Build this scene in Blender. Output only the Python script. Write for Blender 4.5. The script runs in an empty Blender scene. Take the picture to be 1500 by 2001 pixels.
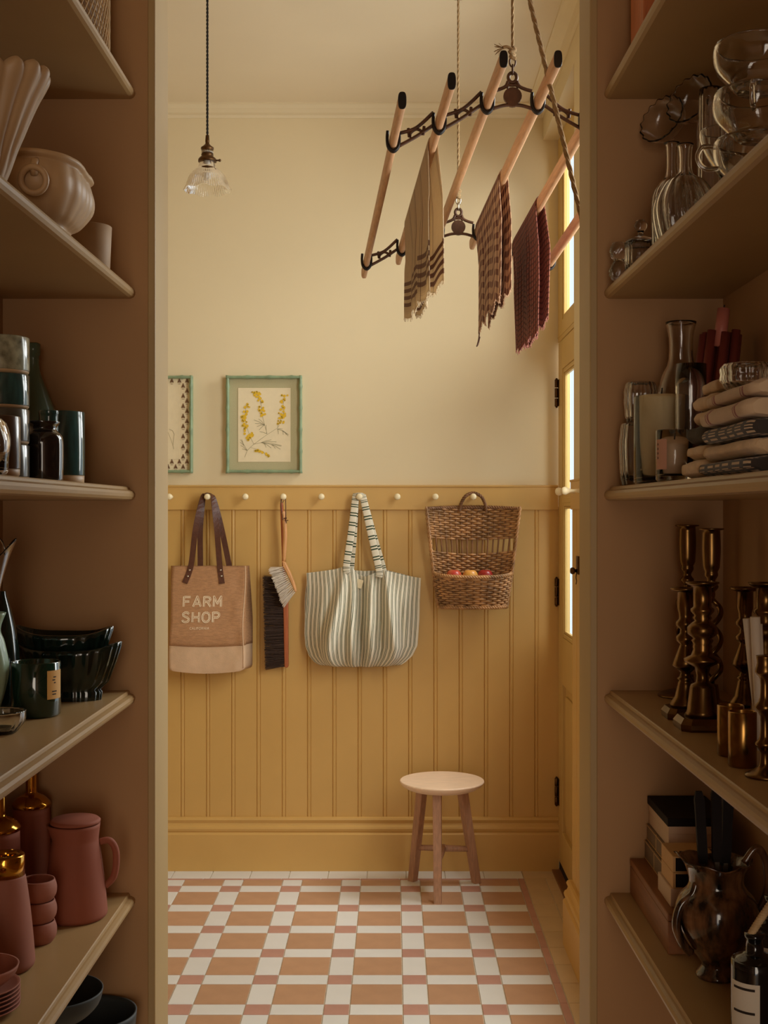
import bpy, math, random
from mathutils import Vector, Matrix
random.seed(7)
PI = math.pi
sc = bpy.context.scene
COL = sc.collection
F = 2419.0; CX = 770.0; CY = 1000.0; H = 1.4

# ---------------------------------------------------------------- camera, world, lights, exposure
cam_d = bpy.data.cameras.new('camera'); cam = bpy.data.objects.new('camera', cam_d); COL.objects.link(cam)
cam.location = (0, 0, H); cam.rotation_euler = (PI/2, 0, 0)
cam_d.sensor_fit = 'HORIZONTAL'; cam_d.sensor_width = 36.0; cam_d.lens = F/1500*36
cam_d.shift_x = -20/1500; cam_d.clip_start = 0.02; cam_d.clip_end = 100
sc.camera = cam
sc.view_settings.view_transform = 'Standard'; sc.view_settings.look = 'None'
sc.view_settings.gamma = 1.0; sc.view_settings.use_curve_mapping = False
sc.view_settings.exposure = 0.0

w = bpy.data.worlds.new('daylight'); sc.world = w; w.use_nodes = True
bg = w.node_tree.nodes['Background']; bg.inputs[0].default_value = (0.80, 0.90, 1.0, 1); bg.inputs[1].default_value = 1.3

def area(name, loc, rot, sx, sy, power, col):
    d = bpy.data.lights.new(name, 'AREA'); d.shape = 'RECTANGLE'; d.size = sx; d.size_y = sy
    d.energy = power; d.color = col
    o = bpy.data.objects.new(name, d); COL.objects.link(o); o.location = loc; o.rotation_euler = rot
    return o
# daylight outside the glazed door and outside the side window of the hall
area('door_daylight', (1.55, 4.36, 2.70), (0, PI/2 - 0.62, 0.06), 1.0, 0.8, 50, (1.0, 0.98, 0.95))
area('window_daylight', (1.10, 2.78, 1.95), (0, PI/2 - 0.30, -0.62), 1.5, 0.9, 42, (1.0, 0.98, 0.93))
# soft light from the room behind the pantry, through its rear doorway
area('rear_room_light', (0.0, -1.95, 1.25), (PI/2, 0, 0), 0.8, 1.9, 19.0, (1.0, 0.78, 0.54))

# ---------------------------------------------------------------- helpers
def S(r, g, b):
    def c(x):
        x /= 255.0
        return x/12.92 if x <= 0.04045 else ((x+0.055)/1.055)**2.4
    return (c(r), c(g), c(b))

def P(x, y, Y):
    return ((x-CX)/F*Y, Y, H-(y-CY)/F*Y)

MATS = {}
def newmat(name):
    m = bpy.data.materials.new(name); m.use_nodes = True; MATS[name] = m
    nt = m.node_tree
    return m, nt, nt.nodes['Principled BSDF']

def N(nt, t, **kw):
    n = nt.nodes.new(t)
    for k, v in kw.items(): setattr(n, k, v)
    return n

def math_node(nt, op, a, b=None, c=None):
    n = N(nt, 'ShaderNodeMath', operation=op)
    for i, v in enumerate((a, b, c)):
        if v is None: continue
        if isinstance(v, (int, float)): n.inputs[i].default_value = v
        else: nt.links.new(v, n.inputs[i])
    return n.outputs[0]

def mixc(nt, fac, a, b):
    n = N(nt, 'ShaderNodeMix', data_type='RGBA')
    def put(sock, v):
        if isinstance(v, tuple): sock.default_value = (*v[:3], 1)
        else: nt.links.new(v, sock)
    if isinstance(fac, (int, float)): n.inputs[0].default_value = fac
    else: nt.links.new(fac, n.inputs[0])
    put(n.inputs[6], a); put(n.inputs[7], b)
    return n.outputs[2]

def mat(name, col, rough=0.5, metal=0.0, var=0.08, vs=6.0, bump=0.0, bs=150.0, trans=0.0, ior=1.45, coat=0.0,
        stretch=None, col2=None, rnd=0.0, spec=0.5, sheen=0.0):
    m, nt, b = newmat(name)
    b.inputs['Roughness'].default_value = rough; b.inputs['Metallic'].default_value = metal
    b.inputs['Transmission Weight'].default_value = trans; b.inputs['IOR'].default_value = ior
    b.inputs['Coat Weight'].default_value = coat; b.inputs['Coat Roughness'].default_value = 0.08
    b.inputs['Specular IOR Level'].default_value = spec
    b.inputs['Sheen Weight'].default_value = sheen
    tc = N(nt, 'ShaderNodeTexCoord'); vec = tc.outputs['Object']
    if stretch:
        mp = N(nt, 'ShaderNodeMapping'); mp.inputs['Scale'].default_value = stretch
        nt.links.new(vec, mp.inputs[0]); vec = mp.outputs[0]
    out = tuple(col)
    if var or col2:
        nz = N(nt, 'ShaderNodeTexNoise'); nz.inputs['Scale'].default_value = vs; nz.inputs['Detail'].default_value = 4
        nt.links.new(vec, nz.inputs['Vector'])
        c1 = tuple(min(1, c*(1-var)) for c in col); c2 = col2 if col2 else tuple(min(1, c*(1+var)) for c in col)
        rp = N(nt, 'ShaderNodeValToRGB'); rp.color_ramp.elements[0].position = 0.33; rp.color_ramp.elements[1].position = 0.67
        rp.color_ramp.elements[0].color = (*c1, 1); rp.color_ramp.elements[1].color = (*c2, 1)
        nt.links.new(nz.outputs[0], rp.inputs[0]); out = rp.outputs[0]
    if rnd:
        oi = N(nt, 'ShaderNodeObjectInfo')
        f = math_node(nt, 'MULTIPLY_ADD', oi.outputs['Random'], rnd*2, 1-rnd)
        vm = N(nt, 'ShaderNodeVectorMath', operation='SCALE')
        if isinstance(out, tuple): vm.inputs[0].default_value = out
        else: nt.links.new(out, vm.inputs[0])
        nt.links.new(f, vm.inputs['Scale']); out = vm.outputs[0]
    if isinstance(out, tuple): b.inputs['Base Color'].default_value = (*out, 1)
    else: nt.links.new(out, b.inputs['Base Color'])
    if bump:
        n2 = N(nt, 'ShaderNodeTexNoise'); n2.inputs['Scale'].default_value = bs; n2.inputs['Detail'].default_value = 3
        nt.links.new(vec, n2.inputs['Vector'])
        bp = N(nt, 'ShaderNodeBump'); bp.inputs['Strength'].default_value = bump; bp.inputs['Distance'].default_value = 0.002
        nt.links.new(n2.outputs[0], bp.inputs['Height']); nt.links.new(bp.outputs[0], b.inputs['Normal'])
    return m

class MB:
    def __init__(s): s.v = []; s.f = []; s.sm = []; s.uv = []
    def add(s, vs, fs, smooth=False, uvs=None):
        o = len(s.v); s.v += [tuple(p) for p in vs]
        for i, f in enumerate(fs):
            s.f.append(tuple(a+o for a in f)); s.sm.append(smooth); s.uv.append(uvs[i] if uvs else None)
        return s
    def box(s, x0, x1, y0, y1, z0, z1):
        return s.add([(x0,y0,z0),(x1,y0,z0),(x1,y1,z0),(x0,y1,z0),(x0,y0,z1),(x1,y0,z1),(x1,y1,z1),(x0,y1,z1)],
                     [(0,3,2,1),(4,5,6,7),(0,1,5,4),(1,2,6,5),(2,3,7,6),(3,0,4,7)])
    def lathe(s, prof, n=32, mod=None, c=(0,0,0), smooth=True, arc=None):
        vs = []; idx = []
        for (r, z) in prof:
            if r < 1e-6: idx.append([len(vs)]); vs.append((c[0], c[1], c[2]+z))
            else:
                row = []
                for k in range(n):
                    t = 2*PI*k/n; rr, zz = r, z
                    if mod: rr, zz = mod(t, r, z)
                    row.append(len(vs)); vs.append((c[0]+rr*math.cos(t), c[1]+rr*math.sin(t), c[2]+zz))
                idx.append(row)
        fs = []
        for a, b in zip(idx[:-1], idx[1:]):
            for k in range(n):
                k2 = (k+1) % n
                if len(a) == 1 and len(b) == 1: continue
                if len(a) == 1: fs.append((a[0], b[k2], b[k]))
                elif len(b) == 1: fs.append((a[k], a[k2], b[0]))
                else: fs.append((a[k], a[k2], b[k2], b[k]))
        return s.add(vs, fs, smooth)
    def tube(s, pts, r, n=8, closed=False, smooth=True, flat=None):
        pts = [Vector(p) for p in pts]; m = len(pts)
        rs = r if isinstance(r, (list, tuple)) else [r]*m
        tg = []
        for i in range(m):
            a = pts[(i-1) % m] if (closed or i > 0) else pts[i]
            b = pts[(i+1) % m] if (closed or i < m-1) else pts[i]
            d = (b-a); tg.append(d.normalized() if d.length > 1e-9 else Vector((0,0,1)))
        up = Vector((0,0,1)) if abs(tg[0].z) < 0.9 else Vector((1,0,0))
        u = (up - tg[0]*up.dot(tg[0])).normalized()
        vs = []
        for i in range(m):
            u = (u - tg[i]*u.dot(tg[i]))
            u = u.normalized() if u.length > 1e-9 else Vector((1,0,0))
            w_ = tg[i].cross(u)
            for k in range(n):
                a = 2*PI*k/n
                vs.append(pts[i] + (u*math.cos(a) + w_*math.sin(a))*rs[i])
        fs = []
        for i in range(m if closed else m-1):
            i2 = (i+1) % m
            for k in range(n):
                k2 = (k+1) % n
                fs.append((i*n+k, i*n+k2, i2*n+k2, i2*n+k))
        if not closed:
            fs.append(tuple(range(n-1, -1, -1))); fs.append(tuple((m-1)*n+k for k in range(n)))
        return s.add(vs, fs, smooth)
    def prism(s, poly, fn, smooth=False):
        n = len(poly)
        vs = [fn(a, b, 0) for a, b in poly] + [fn(a, b, 1) for a, b in poly]
        fs = [tuple(range(n-1, -1, -1)), tuple(range(n, 2*n))]
        fs += [(i, (i+1) % n, n+(i+1) % n, n+i) for i in range(n)]
        return s.add(vs, fs, smooth)
    def loft(s, rings, smooth=True, caps=True, closed=True):
        n = len(rings[0]); vs = [p for r in rings for p in r]; fs = []
        for i in range(len(rings)-1):
            for k in range(n if closed else n-1):
                k2 = (k+1) % n
                fs.append((i*n+k, i*n+k2, (i+1)*n+k2, (i+1)*n+k))
        s.add(vs, fs, smooth)
        if caps: s.add(list(rings[0]), [tuple(range(n-1,-1,-1))]); s.add(list(rings[-1]), [tuple(range(n))])
        return s
    def grid(s, fn, nu, nv, uvfn=None, smooth=True):
        vs = [fn(i/nu, j/nv) for j in range(nv+1) for i in range(nu+1)]
        fs = []; uvs = []
        for j in range(nv):
            for i in range(nu):
                fs.append((j*(nu+1)+i, j*(nu+1)+i+1, (j+1)*(nu+1)+i+1, (j+1)*(nu+1)+i))
                if uvfn: uvs.append([uvfn(i/nu, j/nv), uvfn((i+1)/nu, j/nv), uvfn((i+1)/nu, (j+1)/nv), uvfn(i/nu, (j+1)/nv)])
        return s.add(vs, fs, smooth, uvs if uvfn else None)
    def sphere(s, c, r, n=16, m=10, sz=1.0):
        return s.lathe([(r*math.sin(PI*i/m) if 0 < i < m else 0, -r*sz*math.cos(PI*i/m)) for i in range(m+1)], n, c=c)
    def xf(s, M_): s.v = [tuple(M_ @ Vector(p)) for p in s.v]; return s
    def mesh(s, name):
        me = bpy.data.meshes.new(name); me.from_pydata(s.v, [], s.f)
        me.polygons.foreach_set('use_smooth', s.sm)
        if any(u for u in s.uv):
            l = me.uv_layers.new(name='UVMap'); k = 0
            for f, u in zip(s.f, s.uv):
                for q in range(len(f)):
                    l.data[k].uv = u[q] if u else (0, 0); k += 1
        me.update()
        return me
    def build(s, name, m, parent=None, loc=None, world=False, bevel=0, seg=2, solid=0, rot=None, auto=False):
        if world and parent is not None:
            L = Vector(ROOTLOC[parent.name]); s.v = [tuple(Vector(p)-L) for p in s.v]
        if world and parent is None and loc is not None:
            L = Vector(loc); s.v = [tuple(Vector(p)-L) for p in s.v]
        me = s.mesh(name); me.materials.append(MATS[m] if isinstance(m, str) else m)
        o = bpy.data.objects.new(name, me); COL.objects.link(o)
        if parent is not None: o.parent = parent
        if loc is not None: o.location = loc
        if rot is not None: o.rotation_euler = rot
        if solid:
            md = o.modifiers.new('thickness', 'SOLIDIFY'); md.thickness = solid; md.offset = 0
        if bevel:
            md = o.modifiers.new('bevel', 'BEVEL'); md.width = bevel; md.segments = seg; md.limit_method = 'ANGLE'
        ROOTLOC[o.name] = tuple(Vector(ROOTLOC[parent.name])+Vector(loc or (0,0,0))) if parent is not None else tuple(loc or (0,0,0))
        return o
ROOTLOC = {}

def tag(o, label=None, cat=None, group=None, kind=None):
    if label: o['label'] = label
    if cat: o['category'] = cat
    if group: o['group'] = group
    if kind: o['kind'] = kind
    return o
def thing(name, label, cat, loc, group=None, rz=0):
    o = bpy.data.objects.new(name, None); COL.objects.link(o); o.empty_display_size = 0.05
    o.location = loc; o.rotation_euler = (0, 0, rz); ROOTLOC[o.name] = tuple(loc)
    return tag(o, label, cat, group)
def struct(o): o['kind'] = 'structure'; return o
def copy_tree(o, parent=None, loc=None):
    c = o.copy(); COL.objects.link(c)
    if parent is not None: c.parent = parent
    if loc is not None: c.location = loc
    for ch in list(o.children): copy_tree(ch, c)
    return c
def circle_prof(pts): return pts
def smooth_path(pts, n=8, closed=False):
    pts = [Vector(p) for p in pts]; out = []; m = len(pts)
    rng = range(m if closed else m-1)
    for i in rng:
        p0 = pts[(i-1) % m] if (closed or i > 0) else pts[i]
        p1 = pts[i]; p2 = pts[(i+1) % m]
        p3 = pts[(i+2) % m] if (closed or i+2 < m) else p2
        for k in range(n):
            t = k/n
            out.append(0.5*((2*p1)+(-p0+p2)*t+(2*p0-5*p1+4*p2-p3)*t*t+(-p0+3*p1-3*p2+p3)*t*t*t))
    if not closed: out.append(pts[-1])
    return out
def smooth_prof(pts, n=5):
    return [(max(0.0, p.x), p.y) for p in smooth_path([(a, b, 0) for a, b in pts], n)]

# ---------------------------------------------------------------- materials
mat('wall_cream', S(224,205,166), 0.75, var=0.02, vs=2, bump=0.05, bs=300)
mat('ceiling_white', S(228,210,178), 0.8, var=0.02, vs=2)
mat('cornice_white', S(226,208,172), 0.6, var=0.02)
mat('panel_yellow', S(208,165,94), 0.42, var=0.03, vs=5, bump=0.04, bs=250, rnd=0.02)
mat('door_yellow', S(208,172,102), 0.42, var=0.03, vs=5)
mat('pantry_paint', S(176,134,90), 0.7, var=0.03, vs=4, bump=0.04, bs=250)
mat('lining_paint', S(176,146,98), 0.5, var=0.03, vs=4)
mat('shelf_paint', S(170,136,90), 0.38, var=0.04, vs=7, bump=0.03, bs=200)
mat('grout', S(205,190,165), 0.9, var=0.1, vs=60)
mat('tile_white', S(226,222,214), 0.45, var=0.02, vs=10, rnd=0.025, bump=0.03, bs=120)
mat('tile_tan', S(188,144,110), 0.5, var=0.05, vs=14, rnd=0.05, bump=0.04, bs=160)
mat('tile_pink', S(188,140,122), 0.5, var=0.05, vs=14, rnd=0.05, bump=0.04, bs=160)
mat('tile_border', S(206,178,138), 0.5, var=0.04, vs=10, rnd=0.03)
mat('dark_gap', S(30,20,14), 0.8)
mat('threshold_wood', S(130,85,52), 0.5, var=0.2, vs=8, stretch=(8,1,8))
mat('brass_dark', S(92,66,42), 0.42, metal=1, var=0.25, vs=30)
mat('brass', S(150,112,58), 0.22, metal=1, var=0.25, vs=18)
mat('antique_brass', S(116,86,48), 0.27, metal=1, var=0.35, vs=22)
mat('gold', S(205,150,60), 0.12, metal=1, var=0.05)
mat('peg_cream', S(240,222,180), 0.4, var=0.03)
mat('lath_wood', S(198,152,112), 0.5, var=0.12, vs=10, stretch=(20,1.5,20))
mat('iron', S(84,54,34), 0.5, metal=0.2, var=0.3, vs=40)
mat('rope', S(150,122,84), 0.9, var=0.2, vs=200, bump=0.6, bs=500)
mat('iron_black', S(30,22,18), 0.45, metal=0.3)
mat('cord_black', S(28,22,18), 0.8, var=0.2, vs=300)
mat('stool_top', S(236,204,172), 0.42, var=0.07, vs=9, stretch=(2,14,14))
mat('stool_wood', S(172,128,98), 0.5, var=0.15, vs=12, stretch=(14,14,1.5))
mat('frame_green', S(132,150,116), 0.4, var=0.15, vs=30)
mat('mat_sage', S(184,174,134), 0.9, var=0.05, vs=300)
mat('paper', S(232,214,176), 0.85, var=0.02, vs=50)
mat('bloom', S(222,178,40), 0.8, var=0.25, vs=300)
mat('bloom_dark', S(150,125,35), 0.8)
mat('stem_ink', S(134,124,88), 0.8)
mat('leaf_ink', S(148,140,106), 0.8)
mat('motif_ink', S(112,78,52), 0.8)
mat('jute', S(178,130,88), 0.75, var=0.13, vs=90, bump=0.8, bs=420, stretch=(0.6,1,2.5))
mat('canvas_cream', S(206,170,134), 0.75, var=0.06, vs=30, bump=0.4, bs=420)
mat('print_cream', S(236,214,180), 0.8, var=0.04, vs=100)
mat('leather', S(88,52,36), 0.4, var=0.15, vs=60, bump=0.3, bs=250)
mat('steel', S(190,180,165), 0.25, metal=1)
mat('brush_wood', S(206,148,92), 0.4, var=0.12, vs=10, stretch=(14,14,1.5))
mat('brush_red', S(170,92,50), 0.4, var=0.12, vs=10, stretch=(14,14,1.5))
mat('bristle_white', S(222,208,190), 0.8, var=0.08, vs=200)
mat('bristle_dark', S(62,42,30), 0.7, var=0.25, vs=200)
mat('wicker', S(172,126,80), 0.4, var=0.4, vs=26)
mat('wicker_dark', S(128,88,54), 0.55, var=0.25, vs=25)
mat('apple_red', S(196,48,44), 0.3, var=0.2, vs=14, col2=S(216,120,74))
mat('apple_dark', S(150,28,30), 0.3, var=0.2, vs=14, col2=S(176,54,40))
mat('apple_gold', S(232,186,84), 0.3, var=0.1, vs=9, col2=S(220,130,66))
mat('stem_brown', S(80,55,30), 0.7)
mat('glass', (1,1,1), 0.02, var=0, trans=1, ior=1.45)
mat('glass_cut', (1,1,1), 0.05, var=0, trans=1, ior=1.5)
mat('glass_green', S(116,136,112), 0.18, var=0.05, trans=0.45, ior=1.45)
mat('ceramic_cream', S(190,154,112), 0.45, var=0.03, vs=10)
mat('ceramic_matte', S(172,138,100), 0.6, var=0.04, vs=40)
mat('glaze_teal', S(46,74,70), 0.12, var=0.35, vs=18, coat=0.5, stretch=(6,6,1))
mat('glaze_speckle', S(120,112,84), 0.2, var=0.5, vs=60, coat=0.5, col2=S(170,165,135))
mat('glaze_grey', S(84,78,66), 0.2, var=0.3, vs=20, coat=0.5)
mat('glaze_black', S(34,26,24), 0.1, var=0.3, vs=10, coat=0.8)
mat('glaze_forest', S(20,32,25), 0.14, var=0.5, vs=14, coat=0.6, stretch=(14,14,1.5))
mat('glaze_brown', S(86,62,44), 0.25, var=0.2, vs=14, coat=0.4)
mat('glass_forest', S(8,42,30), 0.05, var=0.1, coat=1.0)
mat('label_amber', S(214,160,84), 0.6, var=0.03)
mat('ink', S(40,28,20), 0.8)
mat('pale_green', S(150,170,142), 0.35, var=0.08, vs=20, coat=0.3)
mat('terracotta', S(146,78,54), 0.75, var=0.05, vs=14)
mat('pink_clay', S(154,92,70), 0.7, var=0.05, vs=14)
mat('stone_grey', S(104,108,100), 0.6, var=0.1, vs=20)
mat('stone_dark', S(56,58,56), 0.6, var=0.1, vs=20)
mat('cane', S(206,172,124), 0.6, var=0.2, vs=40)
mat('orange_wood', S(206,118,66), 0.5, var=0.15, vs=12, stretch=(16,16,1.5))
mat('wax_cream', S(232,210,160), 0.5, var=0.02, spec=0.3)
mat('wax_beige', S(214,182,146), 0.5, var=0.02)
mat('wax_burgundy', S(120,52,42), 0.45, var=0.1, vs=20)
mat('wax_dark', S(70,26,26), 0.45, var=0.1)
mat('wax_pink', S(196,116,100), 0.45, var=0.05)
mat('wax_white', S(228,212,190), 0.5, var=0.02)
mat('label_pink', S(188,138,112), 0.7, var=0.03)
mat('towel_cream', S(216,186,146), 0.9, var=0.08, vs=60, bump=0.5, bs=400, sheen=0.2)
mat('towel_dark', S(70,62,54), 0.9, var=0.2, vs=60, bump=0.5, bs=400)
mat('wood_box', S(138,84,42), 0.5, var=0.14, vs=9, stretch=(14,1.5,14))
mat('card_grey', S(128,106,84), 0.6, var=0.06, vs=30)
mat('card_black', S(28,20,17), 0.7, var=0.1, spec=0.2)
mat('card_cream', S(206,176,146), 0.7, var=0.05)
mat('card_tan', S(206,160,104), 0.6, var=0.05)
mat('gilt', S(214,178,120), 0.4, metal=0.4)
mat('bottle_black', S(16,14,14), 0.08, var=0, coat=0.6)
mat('tortoise', S(22,13,10), 0.14, var=0.3, vs=34, coat=0.6, col2=S(124,82,50), stretch=(2,2,0.5))
mat('label_white', S(216,204,184), 0.7, var=0.03)
mat('twine', S(196,164,120), 0.8, var=0.2, vs=60)
mat('bulb', S(240,235,225), 0.2, var=0)

def window_glass():
    m, nt, b = newmat('pane_glass')
    tr = N(nt, 'ShaderNodeBsdfTransparent'); tr.inputs[0].default_value = (0.95, 0.97, 0.97, 1)
    gl = N(nt, 'ShaderNodeBsdfGlossy'); gl.inputs['Roughness'].default_value = 0.02
    mx = N(nt, 'ShaderNodeMixShader'); mx.inputs[0].default_value = 0.06
    nt.links.new(tr.outputs[0], mx.inputs[1]); nt.links.new(gl.outputs[0], mx.inputs[2])
    nt.links.new(mx.outputs[0], nt.nodes['Material Output'].inputs[0])
window_glass()

def uv_cloth(name, base, fn, rough=0.9, weave=0.15, wscale=2200, thin=0.0):
    m, nt, b = newmat(name); b.inputs['Roughness'].default_value = rough; b.inputs['Sheen Weight'].default_value = 0.15
    tc = N(nt, 'ShaderNodeTexCoord'); sp = N(nt, 'ShaderNodeSeparateXYZ'); nt.links.new(tc.outputs['UV'], sp.inputs[0])
    col = fn(nt, sp.outputs[0], sp.outputs[1], tuple(base))
    nz = N(nt, 'ShaderNodeTexNoise'); nz.inputs['Scale'].default_value = 60; nt.links.new(tc.outputs['Object'], nz.inputs[0])
    col = mixc(nt, math_node(nt, 'MULTIPLY', nz.outputs[0], 0.14), col, (0.02, 0.012, 0.008))
    nt.links.new(col, b.inputs['Base Color'])
    wv = math_node(nt, 'ADD', math_node(nt, 'SINE', math_node(nt, 'MULTIPLY', sp.outputs[0], wscale)),
                   math_node(nt, 'SINE', math_node(nt, 'MULTIPLY', sp.outputs[1], wscale)))
    bp = N(nt, 'ShaderNodeBump'); bp.inputs['Strength'].default_value = weave; bp.inputs['Distance'].default_value = 0.001
    nt.links.new(wv, bp.inputs['Height']); nt.links.new(bp.outputs[0], b.inputs['Normal'])
    if thin:
        tl = N(nt, 'ShaderNodeBsdfTranslucent'); nt.links.new(col, tl.inputs[0])
        mx = N(nt, 'ShaderNodeMixShader'); mx.inputs[0].default_value = thin
        nt.links.new(b.outputs[0], mx.inputs[1]); nt.links.new(tl.outputs[0], mx.inputs[2])
        nt.links.new(mx.outputs[0], nt.nodes['Material Output'].inputs[0])
    return m
def rep(nt, s, period, center, half):
    # 1 inside a repeating stripe
    f = math_node(nt, 'MODULO', math_node(nt, 'ADD', s, 1000*period), period)
    return math_node(nt, 'COMPARE', f, center, half)
def stripe_tote(nt, u, v, base):
    a = rep(nt, u, 0.0168, 0.004, 0.0012); b = rep(nt, u, 0.0168, 0.0088, 0.0012)
    return mixc(nt, math_node(nt, 'MAXIMUM', a, b), base, S(58, 74, 46))
uv_cloth('tote_stripe', S(234,222,196), stripe_tote)
def stripe_strap(nt, u, v, base):
    a = rep(nt, v, 0.0200, 0.004, 0.0013); b = rep(nt, v, 0.0200, 0.0095, 0.0013)
    return mixc(nt, math_node(nt, 'MAXIMUM', a, b), base, S(58, 74, 46))
uv_cloth('tote_strap', S(234,222,196), stripe_strap)
def towel_striped(nt, u, v, base):
    thin = rep(nt, u, 0.115, 0.02, 0.0025); thin2 = rep(nt, u, 0.115, 0.035, 0.0015)
    c = mixc(nt, math_node(nt, 'MULTIPLY', math_node(nt, 'MAXIMUM', thin, thin2), 0.75), base, S(120, 76, 52))
    for cc in (0.195, 0.212, 0.229, 0.246):
        k = math_node(nt, 'COMPARE', math_node(nt, 'ABSOLUTE', v), cc, 0.0045)
        c = mixc(nt, math_node(nt, 'MULTIPLY', k, 0.85), c, S(116, 66, 46))
    return c
uv_cloth('towel_striped', S(226,202,164), towel_striped, weave=0.3, wscale=1500, thin=0.4)
def gingham(nt, u, v, base):
    a = rep(nt, u, 0.026, 0.0065, 0.0065); b = rep(nt, v, 0.026, 0.0065, 0.0065)
    f = math_node(nt, 'MULTIPLY', math_node(nt, 'ADD', a, b), 0.5)
    return mixc(nt, f, base, S(112, 48, 32))
uv_cloth('towel_gingham', S(226,184,146), gingham, weave=0.5, wscale=500, thin=0.35)
def waffle(nt, u, v, base):
    a = rep(nt, u, 0.012, 0.002, 0.002); b = rep(nt, v, 0.012, 0.002, 0.002)
    return mixc(nt, math_node(nt, 'MAXIMUM', a, b), base, S(110, 58, 48))
uv_cloth('towel_waffle', S(172,104,86), waffle, weave=1.0, wscale=520, thin=0.3)
def red_stripe(nt, u, v, base):
    a = rep(nt, u, 0.09, 0.05, 0.003); b = rep(nt, u, 0.09, 0.058, 0.0015)
    return mixc(nt, math_node(nt, 'MAXIMUM', a, b), base, S(150, 66, 56))
uv_cloth('tea_red', S(214,184,148), red_stripe)
def check_dark(nt, u, v, base):
    a = rep(nt, u, 0.03, 0.005, 0.005); b = rep(nt, v, 0.014, 0.004, 0.004)
    return mixc(nt, math_node(nt, 'MAXIMUM', a, b), base, S(60, 52, 46))
uv_cloth('tea_check', S(206,178,144), check_dark)

# ---------------------------------------------------------------- room shell (hall)
YW = 4.856; YP = 4.848; YR = 4.838; YS = 4.824     # upper wall, panelling, peg rail, skirting
XW = 0.584; XP = 0.577; XD = 0.642                 # right wall, its panelling, door plane
ZC = 2.988; XL = -2.0; YF = 2.115
fl = struct(MB().box(XL, 0.70, 1.95, 4.95, -0.08, -0.003).build('floor', 'grout'))
# tile grid
tile_me = {}
def tile(x0, x1, y0, y1, m):
    g = 0.0016; x0 += g; x1 -= g; y0 += g; y1 -= g
    if x1-x0 < 0.006 or y1-y0 < 0.006: return
    key = (round(x1-x0, 4), round(y1-y0, 4), m)
    if key not in tile_me:
        a, b = (x1-x0)/2, (y1-y0)/2; e = 0.0008
        mb = MB(); mb.add([(-a,-b,-.003),(a,-b,-.003),(a,b,-.003),(-a,b,-.003),(-a,-b,-e),(a,-b,-e),(a,b,-e),(-a,b,-e),
                           (-a+e,-b+e,0),(a-e,-b+e,0),(a-e,b-e,0),(-a+e,b-e,0)],
                          [(0,3,2,1),(0,1,5,4),(1,2,6,5),(2,3,7,6),(3,0,4,7),(4,5,9,8),(5,6,10,9),(6,7,11,10),(7,4,8,11),(8,9,10,11)])
        me = mb.mesh('tile'); me.materials.append(MATS[m]); tile_me[key] = me
    o = bpy.data.objects.new('tile', tile_me[key]); COL.objects.link(o); o.parent = fl
    o.location = ((x0+x1)/2, (y0+y1)/2, 0)
PT = 0.2232; WT = 0.0732
XB0, XB1 = 0.4705, 0.4955       # border strip
YB0, YB1 = 4.712, 4.730
xs = []                          # columns: white [x, x+WT], tan [x+WT, x+PT]
x = 0.0240+2*PT-PT
while x > -1.25:
    xs.append(x); x -= PT
ys = []                          # rows from the far side
y = 4.564+PT
rows = []
while y > 2.75:
    rows.append(y); y -= PT      # each y = far edge of tan tile; tan [y-0.15,y], white [y-PT, y-0.15]
for yf in rows:
    ta, tb = yf-(PT-WT), min(yf, YB0)
    wa, wb = yf-PT, yf-(PT-WT)
    for x in xs:
        x1 = min(x+PT, XB0)
        for (a, b, k) in ((ta, tb, 0), (wa, wb, 1)):
            b = min(b, YB0)
            if b-a < 0.01: continue
            tile(x, x+WT, a, b, 'tile_white' if k == 0 else 'tile_pink')
            tile(x+WT, x1, a, b, 'tile_tan' if k == 0 else 'tile_white')
y = YB1
while y > 2.7: tile(XB0, XB1, y-0.15, y, 'tile_pink'); y -= 0.15
x = XB0
while x > -1.3: tile(x-0.15, x, YB0, YB1, 'tile_pink'); x -= 0.15
x = XB1
while x > -1.3: tile(x-0.15, x, YB1, YS+0.02, 'tile_white'); x -= 0.15
y = YB1
while y > 2.7:
    tile(XB1, XP, y-0.15, y, 'tile_border')
    if y > 4.06: tile(XP, XD+0.0, max(y-0.15, 4.03), y, 'tile_border')
    y -= 0.15
tile(XB1, XD, YB1, YS+0.02, 'tile_border')

wb = struct(MB().box(XL, 0.672, YW, YW+0.12, 0, ZC).build('wall_back', 'wall_cream'))
# tongue and groove boards, each a part of the wall behind
BWD = 0.0990
zb0, zb1 = 0.195, 1.42
def board_mesh():
    mb = MB(); w_ = BWD
    prof = [(0,0.010),(0.0,0.0045),(0.002,0.0005),(0.007,0.0),(0.010,0.0012),(0.0115,0.003),(0.013,0.003),(0.015,0.0),(w_-0.003,0.0),(w_,0.0045),(w_,0.010)]
    mb.prism(prof, lambda a, b, t: (a, b, zb0+(zb1-zb0)*t))
    me = mb.mesh('board'); me.materials.append(MATS['panel_yellow']); return me
bm_ = board_mesh()
xb = P(1045, 1000, YP)[0]
xstart = xb+BWD
k = 0; x = xb
while x > -1.95:
    o = bpy.data.objects.new('board', bm_); COL.objects.link(o); o.parent = wb; o.location = (x, YP, 0); x -= BWD
MB().box(xb+BWD-0.0005, XD+0.03, YP, YW, zb0, zb1).build('board', 'panel_yellow', wb)

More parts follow.
